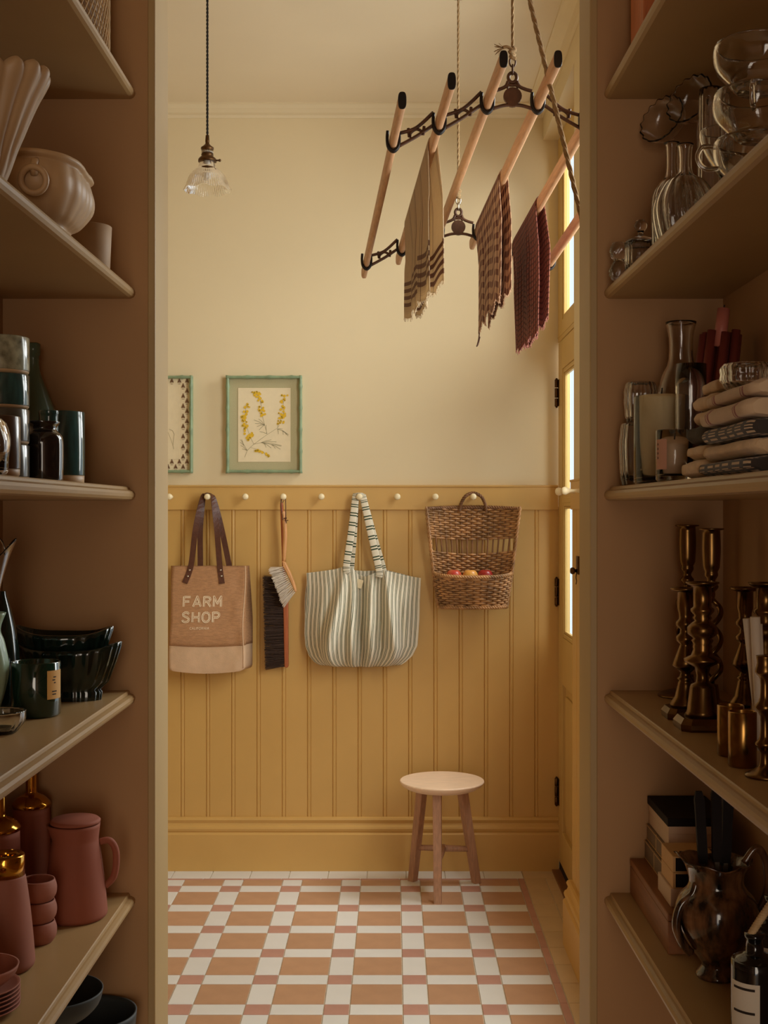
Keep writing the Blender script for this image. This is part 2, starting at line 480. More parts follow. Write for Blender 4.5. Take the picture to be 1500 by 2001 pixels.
# right wall with the door recess and the side window the daylight comes through
WY0, WY1, WZ0, WZ1 = 2.32, 3.69, 0.45, 2.66
mb = MB()
mb.box(XW, XW+0.25, YF, WY0, 0, ZC); mb.box(XW, XW+0.25, WY1, 4.02, 0, ZC)
mb.box(XW, XW+0.25, WY0, WY1, 0, WZ0); mb.box(XW, XW+0.25, WY0, WY1, WZ1, ZC)
mb.box(XW, XW+0.25, 4.02, YW+0.12, 2.858, ZC)
wr = struct(mb.build('wall_right', 'wall_cream'))
def rboard_mesh():
    prof = [(0,0.007),(0.0,0.0045),(0.002,0.0005),(0.007,0.0),(0.010,0.0012),(0.0115,0.003),(0.013,0.003),(0.015,0.0),(BWD-0.003,0.0),(BWD,0.0045),(BWD,0.007)]
    me = MB().prism(prof, lambda a, b, t: (b, -a, zb0+(zb1-zb0)*t)).mesh('board'); me.materials.append(MATS['panel_yellow']); return me
rb = rboard_mesh()
for i in range(3):
    o = bpy.data.objects.new('board', rb); COL.objects.link(o); o.parent = wr; o.location = (XP, 4.02-i*BWD, 0)
# left wall, ceiling
struct(MB().box(XL-0.12, XL, YF, YW+0.12, 0, ZC).build('wall_left', 'wall_cream'))
struct(MB().box(XL-0.12, XW+0.25, YF-0.115, YW+0.12, ZC, ZC+0.1).build('ceiling', 'ceiling_white'))
# cornice
CP = [(0,0),(0.004,0.0),(0.006,0.006),(0.010,0.010),(0.026,0.014),(0.046,0.026),(0.058,0.036),(0.064,0.038),(0.064,0.044),(0,0.044)]
def trim(n, poly, fn, m, kindname='trim'):
    return struct(MB().prism(poly, fn).build(n, m))
trim('trim_1', CP, lambda a, b, t: (XL+(XW-XL)*t, YW-a, ZC-0.044+b), 'cornice_white')
trim('trim_2', CP, lambda a, b, t: (XW-a, YF+(YW-YF)*t, ZC-0.044+b), 'cornice_white')
# skirting
SP = [(0,0),(0.026,0),(0.026,0.142),(0.022,0.146),(0.018,0.150),(0.022,0.156),(0.024,0.164),(0.021,0.172),(0.015,0.176),(0.012,0.184),(0.014,0.190),(0.017,0.197),(0.014,0.204),(0.008,0.207),(0,0.207)]
trim('baseboard_back', SP, lambda a, b, t: (XL+(XD-XL)*t, YS+0.026-a, b), 'panel_yellow')
trim('baseboard_right', SP, lambda a, b, t: (XP-a*1.15, YF+(4.018-YF)*t, b), 'panel_yellow')
# peg rail
def peg_mesh():
    prof = smooth_prof([(0.0065,0),(0.006,0.012),(0.0052,0.026),(0.006,0.036),(0.0105,0.044),(0.0125,0.051),(0.0105,0.058),(0.006,0.0615),(0,0.0625)], 3)
    me = MB().lathe(prof, 16).mesh('peg'); me.materials.append(MATS['peg_cream']); return me
pegm = peg_mesh()
RP = [(0,1.408),(0.016,1.408),(0.018,1.410),(0.018,1.496),(0.022,1.499),(0.022,1.504),(0,1.506)]
pr = thing('peg_rail', 'long yellow peg rail with cream knobs above the wall panelling', 'peg rail', (XL, YW, 1.408))
MB().prism(RP, lambda a, b, t: (XL+0.01+(XD-XL-0.012)*t, YW-0.0001-a, b)).build('rail_board', 'panel_yellow', pr, world=True)
PEGX = []
for i in range(-3, 9):
    X, _, Z = P(332+74*i, 970, 4.80); PEGX.append(X)
    o = bpy.data.objects.new('peg', pegm); COL.objects.link(o); o.parent = pr
    o.location = (X-XL, (YR-0.003)-YW, 1.459-1.408); o.rotation_euler = (PI/2, 0, 0)
PEG = {i: PEGX[i+3] for i in range(-3, 9)}
pr2 = thing('peg_rail', 'short yellow peg rail on the wall between door and pantry', 'peg rail', (XW, 3.7, 1.408))
MB().prism([(a*0.65, b) for a, b in RP], lambda a, b, t: (XW-a, 3.70+0.322*t, b)).build('rail_board', 'panel_yellow', pr2, world=True)
for y in (3.93, 3.785):
    o = bpy.data.objects.new('peg', pegm); COL.objects.link(o); o.parent = pr2
    o.location = (-0.011, y-3.7, 1.465-1.408); o.rotation_euler = (0, -PI/2, 0)

# ---------------------------------------------------------------- glazed door and transom
dr = struct(bpy.data.objects.new('door_1', None)); COL.objects.link(dr); dr.location = (XD, 4.03, 0); ROOTLOC[dr.name] = (XD, 4.03, 0)
DY0, DY1 = 4.035, 4.845
def frame_boxes(y0, y1, z0, z1, sw, top, bot, xa, xb_):
    return [(xa, xb_, y0, y0+sw, z0, z1), (xa, xb_, y1-sw, y1, z0, z1), (xa, xb_, y0+sw, y1-sw, z1-top, z1), (xa, xb_, y0+sw, y1-sw, z0, z0+bot)]
for nm, b in zip(('stile', 'stile', 'rail', 'rail'), frame_boxes(DY0, DY1, 0.042, 2.058, 0.11, 0.11, 0.13, XD, XD+0.030)):
    MB().box(*b).build(nm, 'door_yellow', dr, world=True, bevel=0.002)
MB().box(XD, XD+0.030, DY0+0.11, DY1-0.11, 0.74, 0.92).build('rail', 'door_yellow', dr, world=True, bevel=0.002)
MB().box(XD+0.014, XD+0.024, DY0+0.108, DY1-0.108, 0.17, 0.742).build('panel', 'door_yellow', dr, world=True)
MB().box(XD+0.006, XD+0.016, DY0+0.145, DY1-0.145, 0.205, 0.70).build('raised_panel', 'door_yellow', dr, world=True, bevel=0.008)
for (z0, z1) in ((0.92, 1.438), (1.452, 1.948)):
    mb = MB()
    for b in frame_boxes(DY0+0.11, DY1-0.11, z0, z1, 0.014, 0.016, 0.016, XD+0.003, XD+0.024): mb.box(*b)
    for b in frame_boxes(DY0+0.124, DY1-0.124, z0+0.016, z1-0.016, 0.008, 0.010, 0.010, XD+0.007, XD+0.020): mb.box(*b)
    mb.build('glazing_bead', 'door_yellow', dr, world=True, bevel=0.003)
    MB().box(XD+0.011, XD+0.014, DY0+0.12, DY1-0.12, z0+0.01, z1-0.01).build('pane', 'pane_glass', dr, world=True)
MB().box(XD+0.002, XD+0.026, DY0+0.11, DY1-0.11, 1.434, 1.456).build('glazing_bar', 'door_yellow', dr, world=True, bevel=0.002)
MB().box(XD+0.004, XD+0.03, DY0, DY1, 0.006, 0.040).build('gap_shade_strip', 'dark_gap', dr, world=True)  # dark strip standing in for the shade in the gap under the door
MB().box(XD-0.028, XD+0.06, 4.02, YS+0.02, 0.0, 0.008).build('threshold', 'threshold_wood', dr, world=True)
def hinge(z):
    h = MB(); 
    for a, b in ((0, 0.032), (0.034, 0.072), (0.074, 0.106)):
        h.lathe([(0, a), (0.0075, a+0.001), (0.0075, b-0.001), (0, b)], 12, c=(XD-0.008, DY1-0.008, z))
    h.lathe([(0,-0.006),(0.004,-0.004),(0.005,0),(0,0.001)], 10, c=(XD-0.008, DY1-0.008, z))
    h.lathe([(0,0.105),(0.005,0.106),(0.004,0.110),(0,0.112)], 10, c=(XD-0.008, DY1-0.008, z))
    h.box(XD-0.002, XD+0.001, DY1-0.03, DY1-0.004, z+0.002, z+0.104)
    return h
for z in (1.812, 1.035, 0.255): hinge(z).build('hinge', 'brass_dark', dr, world=True)
win = struct(bpy.data.objects.new('window_1', None)); COL.objects.link(win); win.location = (XD, 4.03, 2.08); ROOTLOC[win.name] = (XD, 4.03, 2.08)
for nm, b in zip(('stile', 'stile', 'rail', 'rail'), frame_boxes(4.02, YW, 2.062, 2.858, 0.115, 0.10, 0.075, XD, XD+0.030)):
    MB().box(*b).build(nm, 'door_yellow', win, world=True, bevel=0.002)
MB().box(XD-0.002, XD+0.01, 4.02, YW, 2.079, 2.084).build('bead', 'door_yellow', win, world=True)
mb = MB()
for b in frame_boxes(4.135, YW-0.115, 2.137, 2.758, 0.018, 0.018, 0.018, XD+0.004, XD+0.022): mb.box(*b)
mb.build('glazing_bead', 'door_yellow', win, world=True, bevel=0.003)
MB().box(XD+0.011, XD+0.014, 4.145, YW-0.125, 2.15, 2.745).build('pane', 'pane_glass', win, world=True)
# door frame lining of the recess
mb = MB(); mb.box(XW+0.001, XD+0.2, 4.0205, 4.034, 0, 2.858)
struct(mb.build('trim_3', 'door_yellow'))
# side window of the hall (its daylight falls on the back wall)
w2 = struct(bpy.data.objects.new('window_2', None)); COL.objects.link(w2); w2.location = (XW+0.12, WY0, WZ0); ROOTLOC[w2.name] = (XW+0.12, WY0, WZ0)
for nm, b in zip(('stile', 'stile', 'rail', 'rail'), frame_boxes(WY0, WY1, WZ0, WZ1, 0.05, 0.05, 0.06, XW+0.12, XW+0.16)):
    MB().box(*b).build(nm, 'door_yellow', w2, world=True)
MB().box(XW+0.12, XW+0.15, (WY0+WY1)/2-0.012, (WY0+WY1)/2+0.012, WZ0+0.06, WZ1-0.05).build('glazing_bar', 'door_yellow', w2, world=True)
MB().box(XW+0.138, XW+0.142, WY0+0.04, WY1-0.04, WZ0+0.05, WZ1-0.04).build('pane', 'pane_glass', w2, world=True)

# ---------------------------------------------------------------- pantry shell
PL, PR_, YB, ZP = -0.632, 0.531, -1.6, 2.75
OL, OR_ = -0.386, 0.316; ZO = 2.52
def prx(y): return PR_       # right side wall
mb = MB(); mb.box(XL-0.12, OL-0.012, 2.0, YF, 0, ZC); mb.box(OR_+0.012, XW+0.25, 2.0, YF, 0, ZC); mb.box(OL-0.012, OR_+0.012, 2.0, YF, ZO+0.012, ZC)
struct(mb.build('wall_front', 'pantry_paint'))
struct(MB().box(OL-0.0125, OL, 2.0005, YF-0.0005, 0, ZO).build('trim_4', 'lining_paint', bevel=0.002))
struct(MB().box(OR_, OR_+0.0125, 2.0005, YF-0.0005, 0, ZO).build('trim_5', 'lining_paint', bevel=0.002))
struct(MB().box(OL, OR_, 2.0005, YF-0.0005, ZO, ZO+0.0125).build('trim_6', 'lining_paint'))
struct(MB().box(PL-0.1, PL, YB, 2.0, 0, ZP).build('wall_pantry_left', 'pantry_paint'))
struct(MB().box(PR_, PR_+0.1, YB, 2.0, 0, ZP).build('wall_pantry_right', 'pantry_paint'))
struct(MB().box(PL-0.1, -0.40, YB-0.1, YB, 0, ZP).box(0.40, PR_+0.1, YB-0.1, YB, 0, ZP).box(-0.40, 0.40, YB-0.1, YB, 2.15, ZP).build('wall_pantry_rear', 'pantry_paint'))
struct(MB().box(PL-0.1, PR_+0.1, YB-0.1, 2.0, ZP, ZP+0.1).build('ceiling_pantry', 'ceiling_white'))
struct(MB().box(PL-0.1, PR_+0.1, YB-0.1, 1.95, -0.08, 0.0).build('floor_pantry', 'tile_border'))
TS = 0.022
ZB = [2.067, 1.7445, 1.4185, 1.090, 0.763, 0.436]
ZT = [z+TS for z in ZB]
NOSE = [(0.008,0),(0.003,0.002),(0.0005,0.006),(0.0,0.0105),(0.002,0.0145),(0.006,0.0165),(0.0085,0.0172),(0.0092,0.0205),(0.0105,TS)]
XFL = -0.418
def xfr(y): return 0.339+0.0165*(2.0-y)
what_l = ['cane basket', 'scalloped cream pots', 'glazed cups and jars', 'dark green planters', 'terracotta jug', 'grey pedestal bowls']
what_r = ['orange wooden crate', 'clear glassware', 'candles and folded towels', 'brass candlesticks', 'wooden box and brown ewer', None]
for i in range(6):
    y0 = -0.9
    def fl_(a, b, t, z=ZB[i]): return (XFL-a, y0+(2.0-y0)*t, z+b)
    poly = NOSE+[(XFL-PL, TS), (XFL-PL, 0)]
    o = MB().prism(poly, fl_).build('shelf', 'shelf_paint', loc=(PL, 2.0, ZB[i]), world=True)
    tag(o, 'beige wooden shelf with moulded edge carrying the %s' % what_l[i], 'shelf', 'painted pantry shelves')
    if i == 5: continue
    poly = NOSE+[(None, TS), (None, 0)]
    def fr_(a, b, t, z=ZB[i]):
        y = y0+(2.0-y0)*t
        return (PR_ if a is None else xfr(y)+a, y, z+b)
    o = MB().prism(poly, fr_).build('shelf', 'shelf_paint', loc=(PR_, 2.0, ZB[i]), world=True)
    tag(o, 'beige wooden shelf with moulded edge carrying the %s' % what_r[i], 'shelf', 'painted pantry shelves')

# ---------------------------------------------------------------- hall: pictures
def picture(x0, x1, y0, y1, label):
    a = P(x0, y0, 4.83); b = P(x1, y1, 4.83)
    X0, X1, Z1, Z0 = a[0], b[0], a[2], b[2]
    t = thing('framed_picture', label, 'picture', ((X0+X1)/2, YW, Z0), 'green framed pictures above the peg rail')
    fw = 0.013; yb = YW-0.0005; yf = YW-0.030
    # wavy bamboo style moulding: four bars with swollen knots
    def bar(p, q, ax):
        n = 36; pts = []; rs = []
        for i in range(n+1):
            f = i/n; pt = Vector(p).lerp(Vector(q), f)
            ph = f*(4.5 if ax else 3.5); kn = abs(math.sin(PI*ph))
            rs.append(0.0056+0.0014*(1-kn)**3*2); pts.append(pt)
        return MB().tube(pts, rs, 10)
    h = fw/2
    for p, q, ax in (((X0+h, yf+0.008, Z0), (X0+h, yf+0.008, Z1), 1), ((X1-h, yf+0.008, Z0), (X1-h, yf+0.008, Z1), 1),
                     ((X0, yf+0.008, Z0+h), (X1, yf+0.008, Z0+h), 0), ((X0, yf+0.008, Z1-h), (X1, yf+0.008, Z1-h), 0)):
        o = bar(p, q, ax).build('frame_bar', 'frame_green', t, world=True)
        mb = MB()
        if ax: mb.box(p[0]-0.005, p[0]+0.005, yf+0.008, yb, Z0+0.002, Z1-0.002)
        else: mb.box(X0+0.012, X1-0.012, yf+0.008, yb, p[2]-0.005, p[2]+0.005)
        mb.build('frame_side', 'frame_green', t, world=True)
    return t, X0, X1, Z0, Z1
def disc(mb, x, z, r, y, n=10, sx=1.0):
    mb.add([(x+r*sx*math.cos(2*PI*k/n), y, z+r*math.sin(2*PI*k/n)) for k in range(n)], [tuple(range(n))])
def line(mb, pts, wd, y):
    for (a, b) in zip(pts[:-1], pts[1:]):
        dx, dz = b[0]-a[0], b[1]-a[1]; L = math.hypot(dx, dz) or 1e-6
        nx, nz = -dz/L*wd/2, dx/L*wd/2
        mb.add([(a[0]+nx, y, a[1]+nz), (a[0]-nx, y, a[1]-nz), (b[0]-nx, y, b[1]-nz), (b[0]+nx, y, b[1]+nz)], [(0,1,2,3)])
t, X0, X1, Z0, Z1 = picture(441, 590, 733, 924, 'yellow mimosa sprig print in green bamboo frame with sage mount')
MB().box(X0+0.01, X1-0.01, YW-0.010, YW-0.001, Z0+0.01, Z1-0.01).build('mount', 'mat_sage', t, world=True)
pa = P(465, 757.6, 4.845); pb = P(567.5, 902, 4.845); yA = YW-0.0125
MB().box(pa[0], pb[0], YW-0.0115, YW-0.009, pb[2], pa[2]).build('paper', 'paper', t, world=True)
def C(cx, cy):                     # position on the art from the 1500-px crop of the print (crop x, crop y)
    q = P(320+cx/5, 700+cy/5, 4.845); return (q[0], q[2])
st = MB(); lf = MB(); bl = MB(); bd = MB()
for pts in ([(790,965),(815,900),(850,865),(880,838),(1000,750),(1110,680),(1130,650)], [(880,838),(850,780),(820,700),(795,590),(800,480),(815,440)],
            [(1010,740),(985,650),(965,570),(955,470),(935,380),(885,320)], [(1110,670),(1140,600),(1175,520),(1165,450),(1180,370)],
            [(850,870),(900,885),(960,910),(1040,960)], [(880,838),(950,822),(1050,840),(1150,858)], [(1110,688),(1160,705),(1220,745)], [(815,900),(770,820),(745,790)]):
    line(st, [C(*p) for p in pts], 0.0009, yA)
rr = random.Random(3)
for base, tips in (((985,650),[(880,600),(890,635),(910,665),(930,700),(925,590)]), ((1005,735),[(1000,650),(935,715)]),
                   ((950,822),[(1050,795),(1100,815),(1150,850)]), ((970,825),[(1000,870),(1050,875)]), ((1050,840),[(1090,880),(1140,888)]),
                   ((1110,690),[(1120,740),(1160,690),(1190,725)]), ((1160,705),[(1165,745),(1200,745),(1215,755)]), ((815,900),[(750,850),(765,885)]), ((780,850),[(745,820),(760,790)])):
    for tp in tips:
        mid = ((base[0]+tp[0])/2+rr.uniform(-4, 4), (base[1]+tp[1])/2-5)
        line(lf, [C(*base), C(*mid), C(*tp)], 0.0014, yA-0.0001)
def blooms(path, n, spread):
    for i in range(n):
        f = rr.random()*(len(path)-1); k = int(f); f -= k
        a, b = path[k], path[min(k+1, len(path)-1)]
        c = (a[0]+(b[0]-a[0])*f+rr.uniform(-spread, spread), a[1]+(b[1]-a[1])*f+rr.uniform(-spread*0.4, spread*0.4))
        x, z = C(*c); r = rr.uniform(0.0036, 0.0060)
        disc(bl, x, z, r, yA-0.0002-0.00001*i, 9)
        if rr.random() < 0.3: disc(bd, x+rr.uniform(-.001,.001), z+rr.uniform(-.001,.001), r*0.6, yA-0.0007-0.00001*i, 8)
blooms([(815,440),(795,520),(780,600),(800,660),(800,720),(830,790)], 44, 28)
blooms([(865,760),(860,720)], 4, 10)
blooms([(885,322),(920,360),(945,420),(955,480),(965,540),(985,560)], 32, 30)
blooms([(1180,360),(1170,440),(1160,520),(1150,590),(1130,660)], 34, 32)
blooms([(900,900),(950,910),(1000,940),(1040,960)], 16, 16)
st.build('stems', 'stem_ink', t, world=True); lf.build('leaves', 'leaf_ink', t, world=True)
bl.build('blossoms', 'bloom', t, world=True)['kind'] = 'stuff'; bd.build('blossom_centres', 'bloom_dark', t, world=True)['kind'] = 'stuff'
t, X0, X1, Z0, Z1 = picture(227, 376, 733, 924, 'block printed bud border mount in green bamboo frame, cut by the doorway')
MB().box(X0+0.01, X1-0.01, YW-0.010, YW-0.001, Z0+0.01, Z1-0.01).build('mount', 'paper', t, world=True)
pa = P(253, 757, 4.845); pb = P(351, 897, 4.845)
MB().box(pa[0], pb[0], YW-0.0115, YW-0.009, pb[2], pa[2]).build('paper', 'paper', t, world=True)
mo = MB(); cwid = 0.0147
def motif(x, z):
    s = 0.0125
    for (dx, dz, w_) in ((0,1.25,.22),(0.18,0.75,.2),(-0.18,0.75,.2),(.38,.35,.2),(-.38,.35,.2),(0,.55,.2),(.55,-.1,.2),(-.55,-.1,.2),(.2,.05,.18),(-.2,.05,.18)):
        disc(mo, x+dx*s*0.75, z+dz*s*0.75, w_*s, YW-0.0120-0.00001*len(mo.f) % 0.0004, 6, 0.8)
    line(mo, [(x, z-0.6*s), (x, z+s)], 0.0006, YW-0.0123)
    line(mo, [(x-.45*s, z-.55*s), (x, z-0.75*s), (x+.45*s, z-.55*s)], 0.0010, YW-0.0123)
r_ = 0
z = Z1-0.024
while z > Z0+0.02:
    x = X1-0.024-(cwid if r_ % 2 else 0)
    while x > X0+0.016:
        if not (pa[0]-0.004 < x < pb[0]+0.004 and pb[2]-0.010 < z < pa[2]+0.006): motif(x, z)
        x -= 2*cwid
    z -= 0.0198; r_ += 1
mo.build('printed_buds', 'motif_ink', t, world=True)['kind'] = 'stuff'
cu = MB(); line(cu, [C(*p) for p in ((50,690),(85,705),(102,740),(95,800),(90,850),(98,885))], 0.0010, yA-0.0003)
line(cu, [C(*p) for p in ((40,720),(70,790),(90,850))], 0.0008, yA-0.0003)
cu.build('drawing', 'stem_ink', t, world=True)

# ---------------------------------------------------------------- pendant lamp
Yp = 3.6; sc_ = Yp/F
px0, _, zb = P(405, 384, Yp); ztop = zb+0.19
t = thing('pendant_lamp', 'ribbed clear glass pendant lamp on a dark twisted cord', 'pendant lamp', (px0, Yp, ZC))
def LZ(y): return P(405, y, Yp)[2]-ZC
cord = MB()
for ph in (0, PI):
    pts = []
    n = 140; z1 = LZ(266)
    for i in range(n+1):
        f = i/n; a = ph+f*2*PI*22
        pts.append((0.0016*math.cos(a), 0.0016*math.sin(a), z1*f))
    cord.tube(pts, 0.0022, 6)
cord.build('cord', 'cord_black', t)
MB().lathe(smooth_prof([(0,0),(0.05,0),(0.048,-0.012),(0.02,-0.03),(0.006,-0.04),(0,-0.04)][::-1], 4), 24).build('ceiling_rose', 'brass_dark', t)
prof = [(0,LZ(264)),(0.005,LZ(264)),(0.0062,LZ(276)),(0.0055,LZ(278)),(0.0062,LZ(281)),(0.012,LZ(285)),(0.0185,LZ(288)),(0.0188,LZ(291)),(0.016,LZ(293)),
        (0.0155,LZ(300)),(0.0175,LZ(301)),(0.0178,LZ(303)),(0.0145,LZ(304)),(0.024,LZ(309)),(0.0265,LZ(312)),(0.0265,LZ(316)),(0.022,LZ(316)),(0,LZ(310))]
MB().lathe(prof[::-1], 24).build('lamp_holder', 'brass_dark', t)
rg = MB()
for k in range(28):
    a = 2*PI*k/28
    rg.tube([(0.0158*math.cos(a), 0.0158*math.sin(a), LZ(299.5)), (0.0158*math.cos(a), 0.0158*math.sin(a), LZ(293.5))], 0.0013, 5)
rg.build('knurled_ring', 'steel', t)
sk = MB().tube([(0.024,0,LZ(313)),(0.034,0,LZ(313))], 0.0025, 8); sk.sphere((0.036,0,LZ(313)), 0.0042, 10, 6)
sk.build('thumb_screw', 'brass_dark', t)
def rib(th, r, z):
    lower = max(0, min(1, (LZ(332)-z)/(LZ(332)-LZ(373))))
    rr_ = r*(1+0.012*math.cos(60*th)*(0.3+lower)) + 0.0014*lower**2*math.cos(8*th)
    return rr_, z+0.0028*lower**3*math.cos(8*th)
outer = smooth_prof([(0.021,LZ(312)),(0.0225,LZ(318)),(0.0275,LZ(327)),(0.040,LZ(335)),(0.0515,LZ(344)),(0.0575,LZ(354)),(0.0625,LZ(364)),(0.0685,LZ(372))], 5)
inner = [(r-0.0022, z) for r, z in outer[::-1]]
MB().lathe(inner+outer, 240, rib).build('glass_shade', 'glass', t)
bmb = MB().lathe(smooth_prof([(0,LZ(350)),(0.010,LZ(348)),(0.015,LZ(342)),(0.014,LZ(334)),(0.010,LZ(325)),(0.008,LZ(312))], 4), 20)
bmb.build('bulb', 'bulb', t)

# ---------------------------------------------------------------- pulley clothes airer
D = Vector((-0.094, 1.0, -0.1215)); YN = 2.55
OC = Vector((0.2435, YN, 2.243))                      # centre of the near casting at the lath line of the inner pair
UO = [-0.2456, -0.151, -0.052, 0.052, 0.151, 0.2456]; VO = [-0.079, -0.042, 0.0, 0.0, -0.042, -0.079]
SF = 0.765
t = thing('clothes_airer', 'six lath wooden pulley clothes airer with dark iron castings', 'clothes airer', (OC.x, OC.y, OC.z-0.1))
def lath_at(i, s): return OC + Vector((UO[i], 0, VO[i])) + D*s
def oval(c, n=20, a=0.0078, b=0.0160):
    sg = lambda v, e: math.copysign(abs(v)**e, v)
    return [(c.x+a*sg(math.cos(2*PI*k/n), 0.6), c.y, c.z+b*sg(math.sin(2*PI*k/n), 0.75)) for k in range(n)]
for i in range(6):
    s0, s1 = -0.185, SF+0.10
    rings = [oval(lath_at(i, s)) for s in (s0, s0+0.02, -0.05, 0.3, SF, s1-0.004)]+[oval(lath_at(i, s1), a=0.005, b=0.012)]
    lo = MB().loft(rings).build('lath', 'lath_wood', t, world=True)
    a = lath_at(i, s0-0.001); cp = MB().loft([oval(lath_at(i, s0-0.0012), a=0.0078, b=0.0162), oval(lath_at(i, s0+0.0005), a=0.0082, b=0.0168)])
    cp.build('end_cap', 'iron_black', lo, world=True)
def casting(s):
    base = OC + D*s
    def q(u, v): return base + Vector((u, 0, v))
    mb = MB(); hk = []
    def flat(pts, wd=0.0062, th=0.0035, closed=False):
        pp = smooth_path([(u, 0, v) for u, v in pts], 6, closed)
        mb.tube([base+Vector((p.x, 0, p.z)) for p in pp], wd*0.62, 6, closed)
    for i in range(6):
        u, v = UO[i], VO[i]
        pts = [(u-0.0115, v+0.020), (u-0.0125, v+0.004), (u-0.010, v-0.012), (u, v-0.021), (u+0.010, v-0.012), (u+0.0125, v+0.004), (u+0.0115, v+0.020)]
        pp = smooth_path([(a, 0, b) for a, b in pts], 5)
        h_ = MB(); hk.append(h_)
        for dy in (-0.004, 0.0, 0.004): h_.tube([base+Vector((p.x, dy, p.z)) for p in pp], 0.0032, 6)
    for sg in (-1, 1):
        # arms between outer pairs: lower and upper chord, with a half-round and a strut
        for (ua, va, ub, vb) in ((0.2456, -0.079, 0.151, -0.042), (0.151, -0.042, 0.052, 0.0)):
            m_ = (ua+ub)/2; mv = (va+vb)/2
            flat([(sg*(ua-0.012), va-0.010), (sg*m_, mv-0.009), (sg*(ub+0.012), vb-0.004)])
            flat([(sg*(ua-0.012), va+0.016), (sg*m_, mv+0.009), (sg*(ub+0.012), vb+0.022)])
            e = 0.013
            flat([(sg*(m_+e), mv-0.011), (sg*(m_+e*0.9), mv-0.002), (sg*m_, mv+0.006), (sg*(m_-e*0.9), mv+0.001), (sg*(m_-e), mv-0.006)], 0.0052)
            flat([(sg*(m_+e*1.1), mv-0.010), (sg*(m_+e*1.25), mv+0.008)], 0.0052)
            flat([(sg*(m_-e*1.1), mv-0.006), (sg*(m_-e*1.25), mv+0.012)], 0.0052)
        flat([(sg*0.040, -0.012), (sg*0.02, -0.006), (0, -0.004)])
        flat([(sg*0.040, 0.024), (sg*0.026, 0.028), (sg*0.014, 0.034), (sg*0.009, 0.044)])
        flat([(sg*0.012, 0.030), (sg*0.008, 0.036), (0, 0.036)], 0.0055)
    ring = [(0.0085*math.sin(2*PI*k/14), 0.052+0.010*math.cos(2*PI*k/14)) for k in range(14)]
    flat(ring, 0.006, closed=True)
    # solid shield in the middle
    sh = [(0.019*math.sin(2*PI*k/20), 0.013+0.018*math.cos(2*PI*k/20)+(-0.004 if k in (9,10,11) else 0)) for k in range(20)]
    mb.prism(sh, lambda a, b, k: base+Vector((a, (k-0.5)*0.008, b)))
    return mb, hk
for s in (0.0, SF):
    mb, hk = casting(s); c = mb.build('casting', 'iron', t, world=True)
    for h_ in hk: h_.build('lath_hook', 'iron_black', c, world=True)
    b_ = OC+D*s
    lk = MB()
    for j, z in enumerate((0.068, 0.084)):
        pts = []
        for k in range(14):
            a = 2*PI*k/14; r1, r2 = 0.0062*math.sin(a), 0.0105*math.cos(a)
            pts.append(b_+Vector((r1 if j else 0, 0 if j else r1, z+r2)))
        lk.tube(pts, 0.0018, 6, closed=True)
    lk.build('chain', 'steel' if s else 'iron', c, world=True)
    top = b_+Vector((0, 0, 0.092))
    kn = MB().tube(smooth_path([top+Vector(v) for v in ((0.006,0,-0.002),(-0.004,-0.004,0.002),(0.004,0.004,0.008),(-0.006,-0.003,0.012),(0.005,0.002,0.017),(0,0,0.022))], 5), 0.0042, 8)
    rng = random.Random(5)
    if s == 0:
        kn.tube(smooth_path([top+Vector(v) for v in ((0,0,0.018),(-0.012,-0.003,0.022),(-0.02,-0.004,0.020))], 5), 0.0035, 8)
        for q_ in range(26):
            e = Vector((-0.02-rng.uniform(0.008,0.018), rng.uniform(-.008,.008), 0.020+rng.uniform(-0.012, 0.012)))
            kn.tube([top+Vector((-0.019,-0.004,0.020)), top+e], 0.0005, 4)
    kn.build('knot', 'rope', c, world=True)
    zt = ZC-0.10 if s == 0 else 2.775
    rp = MB(); nseg = 60; tt = Vector((top.x, top.y, zt)); bb_ = top+Vector((0,0,0.02))
    for ph in (0, 2*PI/3, 4*PI/3):
        rp.tube([bb_.lerp(tt, i/nseg)+Vector((math.cos(ph+i*1.1), math.sin(ph+i*1.1), 0))*0.0017 for i in range(nseg+1)], 0.0019, 5)
    rp.build('rope', 'rope', t, world=True)
    pu = MB()
    zz = zt
    pu.box(top.x-0.010, top.x+0.010, top.y-0.006, top.y+0.006, zz-0.002, zz+0.045)
    pu.tube([(top.x+0.016*math.cos(2*PI*k/16), top.y, zz+0.02+0.016*math.sin(2*PI*k/16)) for k in range(16)], 0.004, 6, closed=True)
    pu.tube([(top.x, top.y, zz+0.04), (top.x, top.y, ZC-0.004)], 0.005, 8)
    pu.lathe([(0, -0.006), (0.024, -0.005), (0.024, 0), (0, 0)], 16, c=(top.x, top.y, ZC))
    pu.build('pulley', 'brass_dark', t, world=True)
rp = MB(); A = Vector((0.268, 2.45, 2.413)); Bq = Vector((0.3632, 2.42, 1.9848)); d_ = Bq-A
top = A-d_*((ZC-0.08-A.z)/(-d_.z)); bot = A+d_*3.02
nseg = 150
for ph in (0, 2*PI/3, 4*PI/3):
    rp.tube([top.lerp(bot, i/nseg)+Vector((math.cos(ph+i*1.1), math.sin(ph+i*1.1), 0))*0.0027 for i in range(nseg+1)], 0.0029, 5)
rp.build('hauling_rope', 'rope', t, world=True)
pu = MB().box(top.x-0.012, top.x+0.012, top.y-0.007, top.y+0.007, top.z-0.01, ZC-0.001); pu.build('pulley', 'brass_dark', t, world=True)
cl = MB().tube([bot+Vector((0.012,0,-0.05)), bot+Vector((0.004,0,-0.03)), bot+Vector((0.004,0,0.03)), bot+Vector((0.012,0,0.05))], 0.006, 8)
cl.box(bot.x, XW+0.001, bot.y-0.008, bot.y+0.008, bot.z-0.012, bot.z+0.012)
